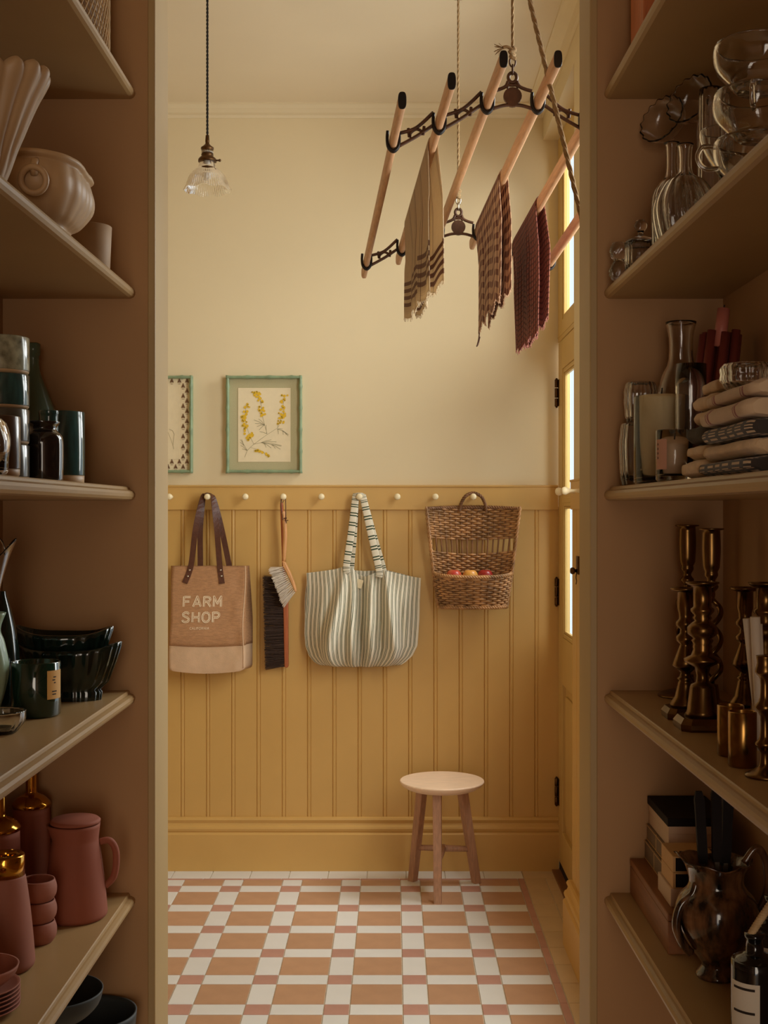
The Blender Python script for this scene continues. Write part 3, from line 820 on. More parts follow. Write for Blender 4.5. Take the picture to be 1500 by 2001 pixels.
tag(cl.build('rope_cleat', 'iron', loc=(XW, bot.y, bot.z), world=True), 'dark iron rope cleat fixed to the wall under the airer rope', 'cleat')

def drape(name, label, i, s0, s1, Lk, Rk, m, seed, folds, fringe=0.0, hem_wave=0.0):
    """cloth over lath i from s0 to s1. Lk, Rk: drop on the left / right side at (near, far)."""
    rg = random.Random(seed); ph = rg.random()*6
    nu, nv = 44, 64
    rl = 0.0105; rt = 0.0185
    root = lath_at(i, (s0+s1)/2)
    t = thing(name, label, 'towel', (root.x, root.y, root.z-0.3), 'towels hung over the airer')
    def f(u, v):
        s = s0+(s1-s0)*u; c = lath_at(i, s)
        L = Lk[0]+(Lk[1]-Lk[0])*u; R_ = Rk[0]+(Rk[1]-Rk[0])*u
        # v 0..1 : left hem -> over -> right hem
        ov = 0.12
        if v < 0.5-ov/2:
            d = 1-v/(0.5-ov/2); side = -1; drop = d*L
        elif v > 0.5+ov/2:
            d = (v-0.5-ov/2)/(0.5-ov/2); side = 1; drop = d*R_
        else:
            a = PI*(v-(0.5-ov/2))/ov
            return c+Vector((-rl*math.cos(a), 0, rt*math.sin(a)))
        amp = folds*min(1, drop/0.12)
        wv = amp*(math.sin(u*2*PI*1.6+ph+side)+0.5*math.sin(u*2*PI*3.4+ph*2+drop*6))
        wv *= 0.7+0.3*math.sin(drop*9+ph)
        if side < 0: xo = -rl+0.010*min(1, drop/0.10)-abs(wv)*0.9
        else: xo = rl+0.010*min(1, drop/0.10)+wv*0.5
        # vertical hang, with the cloth drawn together a little lower down
        pull = (u-0.5)*(-0.035)*min(1, drop/0.3)
        hz = hem_wave*math.sin(u*21+ph)*(drop/0.3)
        p = c+Vector((xo, pull, -drop+hz))
        return p
    def uvf(u, v):
        s = (s1-s0)*u; L = (Lk[0]+Lk[1])/2; R_ = (Rk[0]+Rk[1])/2
        vv = (0.5-v)*2*(L if v < 0.5 else R_)
        return (s, vv)
    mb = MB().grid(f, nu, nv, uvf)
    o = mb.build('cloth', m, t, world=True, solid=0.0022)
    if fringe:
        fr = MB()
        for v in (0.0, 1.0):
            for k in range(90):
                u = (k+rg.random())/90; p = f(u, v)
                fr.tube([p+Vector((0,0,0.002)), p+Vector((rg.uniform(-.003,.003), rg.uniform(-.003,.003), -fringe*rg.uniform(0.4,1)))], 0.0007, 4)
        tag(fr.build('fringe', m, t, world=True), kind='stuff')
    return t, f
drape('tea_towel', 'cream towel with brown stripes draped over a lath', 1, 0.106, 0.588, (0.31, 0.245), (0.285, 0.24), 'towel_striped', 2, 0.010, 0.010, 0.006)
tg, fg = drape('tea_towel', 'rust and cream gingham towel draped over a lath', 3, 0.389, 0.735, (0.275, 0.275), (0.26, 0.26), 'towel_gingham', 9, 0.009, 0.006, 0.010)
p = fg(0.97, 0.0); lp = MB().tube(smooth_path([p+Vector(v) for v in ((0,0,0.004),(-0.002,0,-0.015),(-0.006,0,-0.032),(-0.008,0,-0.036),(-0.004,0,-0.030),(0.001,0,-0.010))], 4), 0.0016, 6)
lp.build('hanging_loop', 'leather', tg, world=True)
drape('tea_towel', 'plum brown waffle towel draped over a lath', 4, 0.448, 0.735, (0.31, 0.29), (0.275, 0.28), 'towel_waffle', 21, 0.009, 0.010, 0.008)

# ---------------------------------------------------------------- jute shopping bag
def ribbon(pts, wd, th, wdir=None, n=6):
    """flat strap: rectangular section swept along pts, width along a per-point direction"""
    pts = [Vector(p) for p in pts]; rings = []
    for i, p in enumerate(pts):
        tg_ = (pts[min(i+1, len(pts)-1)]-pts[max(i-1, 0)]).normalized()
        wv = Vector(wdir(i/(len(pts)-1))).normalized(); wv = (wv-tg_*wv.dot(tg_)).normalized(); nv_ = tg_.cross(wv)
        rings.append([p+wv*wd/2+nv_*th/2, p-wv*wd/2+nv_*th/2, p-wv*wd/2-nv_*th/2, p+wv*wd/2-nv_*th/2])
    return MB().loft(rings, smooth=False)
YBF = 4.725                                             # bag front
bl_, br_ = P(331, 1107, YBF), P(474.5, 1310, YBF)
BX0, BX1, BZ1, BZ0 = bl_[0], br_[0], bl_[2], br_[2]
ZBAND = P(0, 1261, YBF)[2]
t = thing('tote_bag', 'brown jute tote bag with cream base and farm shop lettering', 'tote bag', ((BX0+BX1)/2, YBF+0.05, BZ0))
YBK = YS-0.006
def bag_ring(z):
    f = (BZ1-z)/(BZ1-BZ0)
    dep = 0.018+0.072*min(1, f*1.5)
    yb = YBK+0.0; yf = yb-dep-0.004
    wob = 0.004*math.sin(f*9)
    pts = []
    nfr = 28
    for k in range(nfr+1):
        u = k/nfr; x = BX0+(BX1-BX0)*u
        y = yf+0.0025*math.sin(u*7+f*4)*min(1, f*2)+0.004*math.exp(-((u-0.9)/0.06)**2)*math.sin(f*11)
        zz = z-(0.010*math.sin(PI*u)*f*f if f > 0.5 else 0)
        pts.append((x+wob*(u-0.5)*1.2, y, zz))
    xr = BX1+0.026*(0.5+0.5*min(1, f*2))
    pts += [(BX1+0.006+wob*0.6, yf+dep*0.3, z), (BX1+0.004, yf+dep*0.5, z), (xr, yb-0.002, z)]
    pts += [(BX0-0.010, yb-0.002, z), (BX0-0.004, yf+dep*0.5, z)]
    return pts
def zlev(a, b, n): return [a+(b-a)*i/n for i in range(n+1)]
body = MB().loft([bag_ring(z) for z in zlev(ZBAND, BZ1, 22)], smooth=True, caps=False)
body.build('jute_body', 'jute', t, world=True, solid=0.002)
def inset(ring, k):
    cx_ = sum(p[0] for p in ring)/len(ring); cy_ = sum(p[1] for p in ring)/len(ring)
    return [(cx_+(p[0]-cx_)*k, cy_+(p[1]-cy_)*k, p[2]) for p in ring]
low = [inset([(p[0], p[1], p[2]-0.006) for p in bag_ring(BZ0+0.004)], 0.9)]+[inset(bag_ring(BZ0+0.003), 0.975)]+[bag_ring(z) for z in zlev(BZ0+0.012, ZBAND, 8)]
MB().loft(low, smooth=True, caps=True).build('base_band', 'canvas_cream', t, world=True)
# piping down the front right edge
MB().tube([bag_ring(z)[28] for z in zlev(BZ0+0.01, BZ1, 24)], 0.0022, 6).build('piping', 'canvas_cream', t, world=True)
hem = MB().tube([(p[0], p[1]-0.0012, p[2]-0.001) for p in bag_ring(BZ1)[:29]], 0.0012, 5); hem.build('hem', 'jute', t, world=True)
def text_mesh(body_, size, off, extrude):
    cu_ = bpy.data.curves.new('lettering', 'FONT'); cu_.body = body_; cu_.size = size; cu_.align_x = 'CENTER'; cu_.offset = off; cu_.extrude = extrude
    cu_.space_character = 1.18; cu_.resolution_u = 3
    ob = bpy.data.objects.new('lettering', cu_); COL.objects.link(ob)
    dg = bpy.context.evaluated_depsgraph_get(); me = bpy.data.meshes.new_from_object(ob.evaluated_get(dg))
    bpy.data.objects.remove(ob); bpy.data.curves.remove(cu_)
    return me
def front_y(x, z):
    r_ = bag_ring(z); u = (x-BX0)/(BX1-BX0)*28; k = int(max(0, min(27, u)))
    return r_[k][1]+(r_[k+1][1]-r_[k][1])*(u-k)
def letter(body_, x0, x1, y0, y1, off, m, dx=0, dz=0, dy=0, cond=1.0):
    a = P(x0, y1, YBF); b = P(x1, y0, YBF)
    me = text_mesh(body_, 0.1, off, 0.0)
    xs_ = [v.co.x for v in me.vertices]; zs_ = [v.co.y for v in me.vertices]
    mx, Mx, mz, Mz = min(xs_), max(xs_), min(zs_), max(zs_)
    for v in me.vertices:
        x = a[0]+(v.co.x-mx)/(Mx-mx)*(b[0]-a[0])+dx; z = a[2]+(v.co.y-mz)/(Mz-mz)*(b[2]-a[2])+dz
        v.co = (x-t.location.x, front_y(x, z)-0.0016-dy-t.location.y, z-t.location.z)
    me.materials.append(MATS[m]); o = bpy.data.objects.new('lettering', me); COL.objects.link(o); o.parent = t
    return o
STROKES = {
 'F': [[(0.08,0),(0.08,1)], [(0.08,0.95),(0.95,0.95)], [(0.08,0.50),(0.80,0.50)]],
 'A': [[(0.0,0),(0.5,1),(1.0,0)], [(0.20,0.30),(0.80,0.30)]],
 'R': [[(0.08,0),(0.08,0.95),(0.62,0.95),(0.86,0.84),(0.88,0.66),(0.66,0.50),(0.08,0.48)], [(0.52,0.48),(0.95,0)]],
 'M': [[(0.04,0),(0.04,1),(0.5,0.30),(0.96,1),(0.96,0)]],
 'S': [[(0.90,0.80),(0.72,0.95),(0.40,0.97),(0.14,0.84),(0.16,0.64),(0.45,0.53),(0.76,0.44),(0.93,0.28),(0.82,0.09),(0.50,0.02),(0.20,0.06),(0.04,0.22)]],
 'H': [[(0.08,0),(0.08,1)], [(0.92,0),(0.92,1)], [(0.08,0.5),(0.92,0.5)]],
 'O': [[(0.5,0.97),(0.22,0.90),(0.05,0.68),(0.05,0.32),(0.22,0.10),(0.5,0.03),(0.78,0.10),(0.95,0.32),(0.95,0.68),(0.78,0.90),(0.5,0.97)]],
 'P': [[(0.08,0),(0.08,0.95),(0.62,0.95),(0.86,0.84),(0.88,0.64),(0.66,0.47),(0.08,0.45)]]}
def word(txt, x0, x1, y0, y1, wd, m, dy, sh=0.0):
    A_ = P(x0, y1, YBF-0.0); B_ = P(x1, y0, YBF); n = len(txt); cell = (B_[0]-A_[0])/(n+0.32*(n-1)); hh = B_[2]-A_[2]
    mb = MB()
    for i, ch in enumerate(txt):
        ox = A_[0]+i*cell*1.32
        for st_ in STROKES[ch]:
            pp = [(ox+u*cell+sh, A_[2]+v*hh+sh*0.3) for u, v in st_]
            for k_, (a_, b_) in enumerate(zip(pp[:-1], pp[1:])):
                dx, dz = b_[0]-a_[0], b_[1]-a_[1]; L = math.hypot(dx, dz); nx, nz = -dz/L*wd/2, dx/L*wd/2
                q = [(a_[0]+nx, a_[1]+nz), (a_[0]-nx, a_[1]-nz), (b_[0]-nx, b_[1]-nz), (b_[0]+nx, b_[1]+nz)]
                e = 0.00004*(len(mb.f) % 5)
                mb.add([(x, front_y(x, z)-dy-e, z) for x, z in q], [(0,1,2,3)])
                if k_ > 0:
                    e += 0.00003
                    mb.add([(a_[0]+wd/2*math.cos(2*PI*j/10), front_y(a_[0], a_[1])-dy-e, a_[1]+wd/2*math.sin(2*PI*j/10)) for j in range(10)], [tuple(range(10))])
    return mb.build('lettering', m, t, world=True)
word('FARM', 355, 430, 1166.5, 1186, 0.0078, 'print_cream', 0.0018)
word('SHOP', 354, 428.5, 1196.5, 1216, 0.0078, 'print_cream', 0.0018)
word('FARM', 355, 430, 1166.5, 1186, 0.0020, 'jute', 0.0024, 0.0012)
word('SHOP', 354, 428.5, 1196.5, 1216, 0.0020, 'jute', 0.0024, 0.0012)
letter('CALIFORNIA', 370, 408, 1225, 1230, 0.0, 'print_cream')
# leather straps
pk = PEG[1]; zpk = 1.459
def strap(p_l, p_r, yoff, l2=None):
    a = Vector(P(p_l[0], p_l[1], YBF)); b = Vector(P(p_r[0], p_r[1], YBF))
    a.y = yoff(a); b.y = yoff(b)
    return a, b
yfr = front_y(BX0+0.1, BZ1)-0.003
yin = YBK-0.008
ypeg = YR-0.040
def mk_strap(a_low, a_top, b_low, b_top, ya, yb_, back_=False):
    al = Vector(P(a_low[0], a_low[1], 4.73)); at = Vector(P(a_top[0], a_top[1], 4.73)); bl2 = Vector(P(b_low[0], b_low[1], 4.73)); bt = Vector(P(b_top[0], b_top[1], 4.73))
    for q_ in (al, at, bl2, bt): q_.y = ya if back_ else front_y(q_.x, min(q_.z, BZ1-0.001))-0.0035
    top = Vector((pk, yb_, zpk+0.0145))
    sL = Vector((pk-0.020, yb_-0.002, zpk-0.006)); sR = Vector((pk+0.022, yb_-0.002, zpk-0.008))
    pts = smooth_path([al, at, (at*0.45+sL*0.55)+Vector((-0.006,0,0)), sL, Vector((pk-0.013, yb_, zpk+0.009)), top, Vector((pk+0.014, yb_, zpk+0.009)), sR, (bt*0.45+sR*0.55)+Vector((0.003,0,0)), bt, bl2], 6)
    def wd(f):
        k = abs(f-0.5)*2           # at the peg the strap turns edge on
        return Vector((1, 0, 0))*min(1, max(0.0, (k-0.25)*2.2)) + Vector((0, 1, 0))*max(0.0, 1-k*1.5)+Vector((0.001,0,0))
    return ribbon(pts, 0.0215, 0.0028, wd)
fs_ = mk_strap((357, 1140), (368, 1105), (430.5, 1141), (424.5, 1105), yfr-0.001, ypeg-0.008).build('strap', 'leather', t, world=True)
mk_strap((383, 1130), (385, 1105), (446, 1130), (441, 1100), yin-0.002, ypeg+0.014, True).build('strap', 'leather', t, world=True)
for (x, y) in ((365.6, 1115), (362.6, 1127), (426.8, 1115), (428.8, 1126.6)):
    c = P(x, y, 4.73); yfr = front_y(c[0], c[2])-0.0048; MB().lathe([(0,0),(0.0042,0.0),(0.0036,0.0016),(0,0.0024)], 12).xf(Matrix.Translation((c[0], yfr, c[2])) @ Matrix.Rotation(PI/2, 4, 'X')).build('rivet', 'steel', fs_, world=True)

# ---------------------------------------------------------------- brushes on the peg
pk = PEG[3]
def BP(cx, cy, Y): return Vector(P(320+cx/5, 940+cy/5, Y))     # from the crop of that corner
def strand(mb, a, b, r0, r1, n=3):
    mb.tube([a, b], [r0, r1], n, smooth=False)
YA = 4.775
t = thing('hand_brush', 'white bristled hand brush with pale bent wooden handle', 'brush', (pk, YA, BP(0, 1220, YA).z))
ptsh = smooth_path([BP(1160,300,YA), BP(1172,330,YA), BP(1185,500,YA), BP(1180,640,YA), BP(1172,780,YA)], 5)
rs = [0.0068, 0.0075]+[0.0082]*(len(ptsh)-6)+[0.0075, 0.007, 0.0065, 0.006]
MB().tube(ptsh, rs, 10).build('handle', 'brush_wood', t, world=True)
hd = [BP(1158,775,YA), BP(1190,790,YA), BP(1235,880,YA), BP(1275,980,YA), BP(1300,1070,YA), BP(1285,1085,YA), BP(1250,1000,YA), BP(1200,890,YA), BP(1165,830,YA)]
MB().prism([(p.x, p.z) for p in hd], lambda a, b, k: (a, YA-0.018+0.036*k, b)).build('head', 'brush_wood', t, world=True, bevel=0.003)
br = MB(); rg = random.Random(1)
for k in range(16):
    for j in range(4):
        f = k/15; root = BP(1166, 838, YA).lerp(BP(1284, 1080, YA), f)
        tip = BP(1032, 862, YA).lerp(BP(1168, 1212, YA), f)
        for q_ in range(7):
            yo = -0.015+0.010*j+rg.uniform(-0.003, 0.003)
            strand(br, root+Vector((rg.uniform(-.001,.001), yo, rg.uniform(-.001,.001))),
                   tip+Vector((rg.uniform(-.0035,.0035), yo*1.15, rg.uniform(-.009,.009))), 0.0011, 0.0008)
tag(br.build('bristles', 'bristle_white', t, world=True), kind='stuff')
lp = MB().tube(smooth_path([BP(1165,380,YA)+Vector((0,-0.008,0)), BP(1150,280,YA)+Vector((0,-0.004,0)), BP(1143,200,YA), Vector((pk-0.006, YA+0.02, 1.464)), Vector((pk, YA+0.022, 1.470)), Vector((pk+0.007, YA+0.02, 1.463)), BP(1190,230,YA), BP(1192,300,YA)+Vector((0,-0.004,0)), BP(1195,380,YA)+Vector((0,-0.008,0)), BP(1200,410,YA)+Vector((0,-0.009,0))], 5), 0.0016, 6)
lp.tube(smooth_path([BP(1175,365,YA)+Vector((0,-0.010,0)), BP(1200,355,YA)+Vector((0,-0.011,0)), BP(1190,385,YA)+Vector((0,-0.010,0)), BP(1218,380,YA)+Vector((0,-0.010,0))], 4), 0.0018, 6)
lp.build('leather_loop', 'leather', t, world=True)
YD = 4.812
t = thing('banister_brush', 'long dark bristled brush with red brown wooden back', 'brush', (pk, YD, BP(0, 1830, YD).z))
wp = [BP(1168,1180,YD), BP(1215,1160,YD), BP(1218,1810,YD), BP(1200,1822,YD), BP(1180,1812,YD)]
MB().prism([(p.x, p.z) for p in wp], lambda a, b, k: (a, YD-0.013+0.026*k, b)).build('brush_back', 'brush_red', t, world=True, bevel=0.003)
MB().tube(smooth_path([BP(1150,210,YD-0.012), BP(1158,420,YD-0.006), BP(1165,650,YD), BP(1172,900,YD), BP(1188,1180,YD)], 5), [0.0055]+[0.0065]*19+[0.0075], 10).build('handle', 'brush_red', t, world=True)
br = MB()
for k in range(62):
    f = k/61; root = BP(1172, 955, YD).lerp(BP(1182, 1800, YD), f); tip = BP(972, 935, YD).lerp(BP(994, 1828, YD), f)
    for q_ in range(14):
        yo = rg.uniform(-0.011, 0.011)
        strand(br, root+Vector((0, yo, rg.uniform(-.004,.004))), tip+Vector((rg.uniform(-.004,.005), yo*1.1, rg.uniform(-.007,.007))), 0.0012, 0.0008)
tag(br.build('bristles', 'bristle_dark', t, world=True), kind='stuff')
lp = MB().tube(smooth_path([BP(1150,225,YD-0.012), Vector((pk-0.008, YD, 1.452)), Vector((pk-0.007, YD, 1.467)), Vector((pk, YD, 1.4675)), Vector((pk+0.007, YD, 1.464)), Vector((pk+0.002, YD, 1.45)), BP(1152,228,YD-0.012)], 5), 0.0014, 6)
lp.build('hanging_cord', 'leather', t, world=True)

# ---------------------------------------------------------------- striped tote
pk = PEG[5]
YT = 4.745
t = thing('tote_bag', 'cream canvas tote bag with thin green stripes', 'tote bag', (pk, YT+0.05, P(0, 1306, YT)[2]))
LEFT = [(1121, 596), (1150, 597), (1180, 596), (1210, 593), (1240, 592), (1265, 594), (1285, 601), (1298, 612), (1303, 622)]
RIGHT = [(1131, 823), (1150, 822), (1180, 820.5), (1210, 820), (1240, 818), (1265, 816), (1285, 806), (1298, 792), (1304, 782)]
TOPE = [(0, 1121), (0.10, 1118), (0.25, 1113), (0.34, 1107), (0.40, 1109), (0.455, 1124), (0.52, 1127), (0.60, 1120), (0.66, 1114), (0.73, 1118), (0.85, 1125), (1, 1131)]
def interp(tab, k):
    if k <= tab[0][0]: return tab[0][1]
    for (a, b), (c, d) in zip(tab[:-1], tab[1:]):
        if k <= c: return b+(d-b)*(k-a)/(c-a)
    return tab[-1][1]
def sm_(x): x = max(0, min(1, x)); return x*x*(3-2*x)
def g_(x, c, s): return math.exp(-((x-c)/s)**2)
YTB = YS-0.004
def tote_front(u, v):
    ytop = interp(TOPE, u); ybot = 1303+3*math.sin(PI*u)
    y = ytop+(ybot-ytop)*v
    xl, xr_ = interp(LEFT, y), interp(RIGHT, y)
    x = xl+(xr_-xl)*u
    edge = min(1, 4.5*u, 4.5*(1-u)); bottom = math.sqrt(max(0, 1-((v-0.7)/0.3)**2)) if v > 0.7 else 1
    body = (0.022+0.070*sm_(v*1.5))*sm_(edge)*(0.15+0.85*bottom)
    fold = 0
    fold += 0.020*g_(u, 0.345-0.15*v, 0.040+0.035*v) - 0.012*g_(u, 0.255-0.15*v, 0.035)*sm_(v*2+0.2)
    fold += 0.014*g_(u, 0.405+0.02*v, 0.030) - 0.032*g_(u, 0.47+0.055*v, 0.038)*sm_(v*3+0.3)*(1.05-v*0.5)
    fold += 0.018*g_(u, 0.56+0.035*v, 0.038+0.02*v) - 0.014*g_(u, 0.635+0.05*v, 0.030)
    fold += 0.021*g_(u, 0.685+0.15*v, 0.040+0.02*v) - 0.013*g_(u, 0.775+0.13*v, 0.035)*sm_(v*1.8)
    fold += 0.008*math.sin(u*26+v*3)*sm_(v*2)*0.35
    yy = YTB-0.006-body-2.2*fold*sm_(edge)*(0.35+0.65*min(1, v*2))*(bottom*0.7+0.3)
    X, _, Z = P(x, y, YT)
    return (X, min(yy, YTB-0.002), Z)
WTOT = 0.49
ARC = {}
def tote_uv(u, v):
    if v not in ARC:
        q = [Vector(tote_front(i/140, v)) for i in range(141)]; acc = [0.0]
        for a_, b_ in zip(q[:-1], q[1:]): acc.append(acc[-1]+math.hypot((b_-a_).x, 0.8*(b_-a_).y))
        ARC[v] = [k_/acc[-1]*WTOT for k_ in acc]
    return (0.45*ARC[v][int(round(u*140))]+0.55*u*WTOT, v*0.37)
MB().grid(tote_front, 140, 60, tote_uv).build('front_panel', 'tote_stripe', t, world=True, solid=0.0018)
def tote_back(u, v):
    x, y, z = tote_front(u, v)
    ed = min(1, 4*u, 4*(1-u))
    X, _, Z = P(interp(LEFT, 1123)+(interp(RIGHT, 1131)-interp(LEFT, 1123))*u, interp([(0,1121),(0.3,1112),(0.5,1116),(0.7,1114),(1,1131)], u), YT+0.05)
    zz = Z+(z-Z)*v if v > 0 else Z
    return (x*1.0, YTB, min(zz, Z))
MB().grid(tote_back, 50, 24, lambda u, v: (u*WTOT, v*0.37)).build('back_panel', 'tote_stripe', t, world=True, solid=0.0018)
def tstrap(pl, pr_, ya, yb_, spread, twist):
    a = Vector(P(*pl, YT)); b = Vector(P(*pr_, YT)); a.y = b.y = ya
    top = Vector((pk, yb_, 1.473))
    pts = smooth_path([a+Vector((0.004,0,-0.03)), a, a.lerp(Vector((pk-0.012, yb_, 1.455)), 0.5), Vector((pk-0.016, yb_, 1.448)), Vector((pk-0.010, yb_, 1.468)), top,
                       Vector((pk+0.010, yb_, 1.468)), Vector((pk+0.017, yb_, 1.444)), b.lerp(Vector((pk+0.014, yb_, 1.45)), 0.5), b, b+Vector((-0.001,0,-0.03))], 6)
    n = len(pts)
    def fn(u, v):
        i = min(n-1, int(round(v*(n-1)))); p = pts[i]; f = v
        k = abs(f-0.5)*2; wdir = Vector((1, 0, 0)) if k > 0.32 else Vector((0.35, 0.9, 0)).lerp(Vector((1, 0, 0)), max(0, (k-0.1)/0.22))
        tg_ = (pts[min(i+1, n-1)]-pts[max(i-1, 0)]).normalized(); wdir = (wdir-tg_*wdir.dot(tg_)).normalized()
        w_ = 0.026 if k > 0.3 else 0.016
        return p+wdir*w_*(u-0.5)+Vector((0, -0.002*math.sin(PI*u), 0))
    return MB().grid(fn, 6, n-1, lambda u, v: (u*0.026, v*0.75))
tstrap((676, 1106), (740, 1113), tote_front(0.345, 0)[1]-0.003, YR-0.046, 0, 0).build('strap', 'tote_strap', t, world=True, solid=0.003)
tstrap((684, 1112), (748, 1115), YTB-0.006, YR-0.026, 0, 0).build('strap', 'tote_strap', t, world=True, solid=0.003)
a = tote_front(0.475, 0.06)
tgm = MB()
tgm.box(a[0]-0.016, a[0]+0.010, a[1]-0.010, a[1]-0.007, a[2]-0.030, a[2]+0.004)
tgm.xf(Matrix.Translation(Vector(a)) @ Matrix.Rotation(0.25, 4, 'Y') @ Matrix.Translation(-Vector(a)))
tgm.build('label', 'paper', t, world=True, bevel=0.001)

# ---------------------------------------------------------------- wicker wall basket with apples
pk = PEG[8]
bx = P(924, 1000, 4.76)[0]; zb_ = P(0, 1190, 4.70)[2]
t = thing('wall_basket', 'brown wicker wall basket with open middle holding apples', 'basket', (bx, YS, zb_))
YK = -0.010                                              # back plane (local, relative to y = YS)
def bw(z): return interp([(0, 0.128), (0.12, 0.146), (0.2, 0.155), (0.385, 0.176)], z)
def back_pt(u, z, off=0):
    dpt = 0.055*min(1, 0.35+z*1.6)
    return Vector((bw(z)*u, YK-dpt*abs(u)**2.6-off, z))
def front_pt(ph, z, off=0):                              # ph -1..1 along the pocket front
    w_ = bw(z); s0 = back_pt(1, z).y; dp = interp([(0, 0.060), (0.13, 0.098)], z)
    a = ph*PI/2
    return Vector(((w_+off)*math.sin(a), s0-(dp+off)*math.cos(a)**0.8, z))
NB = 17
def sag(u): return 0.014*u*u                              # rows dip in the middle
rowsB = MB(); rs_ = random.Random(4)
def row_tube(mb, fn, z, par, stakes, r=0.0041, amp=0.0038, n=112):
    pts = []
    for k in range(n+1):
        u = -1+2*k/n; w_ = amp*math.cos(PI*(u+1)/2*(stakes-1)+par*PI)
        zz = z+rs_.uniform(-0.0006, 0.0006)
        pts.append(fn(u, zz, w_))
    mb.tube(pts, r, 6)
up = MB(); lo_ = MB(); fr_ = MB()
i = 0; z = 0.268
while z < 0.384: row_tube(up, lambda u, zz, o: back_pt(u, min(0.39, zz+sag(u)*0.6-0.004), o), z, i, NB); z += 0.0087; i += 1
z = 0.055
while z < 0.212: row_tube(lo_, lambda u, zz, o: back_pt(u, zz-0.008+sag(u), o), z, i, NB); z += 0.0087; i += 1
z = 0.004
while z < 0.116: row_tube(fr_, lambda u, zz, o: front_pt(u, zz+sag(u)*(zz/0.12), o), z, i, NB, n=130); z += 0.0083; i += 1
tag(up.build('upper_weave', 'wicker', t), kind='stuff'); tag(lo_.build('lower_weave', 'wicker', t), kind='stuff'); tag(fr_.build('pocket_weave', 'wicker', t), kind='stuff')
for k in range(NB):
    u = -1+2*k/(NB-1)
    MB().tube([back_pt(u, z) for z in (0.002, 0.1, 0.2, 0.3, 0.385)], 0.0032, 6).build('stake', 'wicker_dark', t)
    if 0 < k < NB-1: MB().tube([front_pt(u, z) for z in (0.002, 0.05, 0.1, 0.122)], 0.0032, 6).build('stake', 'wicker_dark', t)
def twist(path, r, pitch, strands=3, sr=0.0042):
    path = [Vector(p) for p in path]; out = MB(); n = len(path); acc = [0]
    for a, b in zip(path[:-1], path[1:]): acc.append(acc[-1]+(b-a).length)
    for s in range(strands):
        pts = []; u = None
        for i_, p in enumerate(path):
            tg_ = (path[min(i_+1, n-1)]-path[max(i_-1, 0)]).normalized()
            if u is None: u = tg_.orthogonal().normalized()
            u = (u-tg_*u.dot(tg_)).normalized(); w_ = tg_.cross(u); an = 2*PI*(acc[i_]/pitch+s/strands)
            pts.append(p+(u*math.cos(an)+w_*math.sin(an))*r)
        out.tube(pts, sr, 6)
    return out
rim = [front_pt(-1+2*k/110, 0.122+0.012*(-1+2*k/110)**2) for k in range(111)]
twist(rim, 0.004, 0.03).build('pocket_rim', 'wicker', t)
twist([back_pt(-1+2*k/110, 0.388-0.006*abs(-1+2*k/110)**2) for k in range(111)], 0.004, 0.03).build('top_rim', 'wicker_dark', t)
twist([front_pt(-1+2*k/110, 0.004, 0.002) for k in range(111)], 0.0045, 0.03).build('bottom_rim', 'wicker', t)
for sg in (-1, 1):
    twist([back_pt(sg, 0.002+0.388*k/60)+Vector((sg*0.004, -0.003, 0)) for k in range(61)], 0.0035, 0.035, 2).build('side_post', 'wicker', t)
hz = zb_
hp = [Vector((pk-bx-0.054, YK-0.004, 0.372)), Vector((pk-bx-0.046, YK-0.010, 0.402)), Vector((pk-bx-0.030, YK-0.020, 0.430)), Vector((pk-bx, YR-0.038-YS, 1.459+0.0145-zb_)),
      Vector((pk-bx+0.030, YK-0.020, 0.430)), Vector((pk-bx+0.046, YK-0.010, 0.402)), Vector((pk-bx+0.052, YK-0.004, 0.372))]
twist(smooth_path(hp, 10), 0.0036, 0.028, 3, 0.0036).build('handle', 'wicker_dark', t)
zfl = 0.088
ring = [front_pt(-1+2*k/24, zfl) for k in range(25)]+[back_pt(1-2*k/16, zfl) for k in range(1, 16)]
MB().prism([(p.x*0.98, p.y) for p in ring], lambda a, b, k: (a, b, zfl-0.006+0.006*k)).build('basket_floor', 'wicker_dark', t)
ap = smooth_prof([(q*0.82, w_*0.86) for q, w_ in ((0,0.008),(0.008,0.002),(0.018,0.0),(0.030,0.010),(0.0365,0.032),(0.036,0.046),(0.028,0.062),(0.014,0.068),(0.004,0.063),(0,0.060))], 4)
for (x, rz_, mm, lab) in ((888, 0.4, 'apple_red', 'red and yellow apple in the basket, farthest from the door'), (920, 1.9, 'apple_gold', 'golden yellow apple between two redder apples in the basket'), (950, 3.3, 'apple_dark', 'dark red apple at the far end of the basket')):
    X = P(x, 1128, 4.70)[0]
    ta = thing('apple', lab, 'apple', (X, YS-0.066-(0.008 if mm == 'apple_gold' else 0), zb_+zfl), 'apples in the wicker basket', rz_)
    MB().lathe(ap, 24).build('flesh', mm, ta)
    MB().tube([(0,0,0.051),(0.001,0,0.058),(0.004,0.001,0.064)], 0.0012, 6).build('stem', 'stem_brown', ta)
for o_ in list(bpy.data.objects):
    if o_.name.startswith('apple') and o_.type == 'EMPTY' and 'far end' in o_['label']: o_['label'] = 'dark red apple in the basket, next to the golden one'

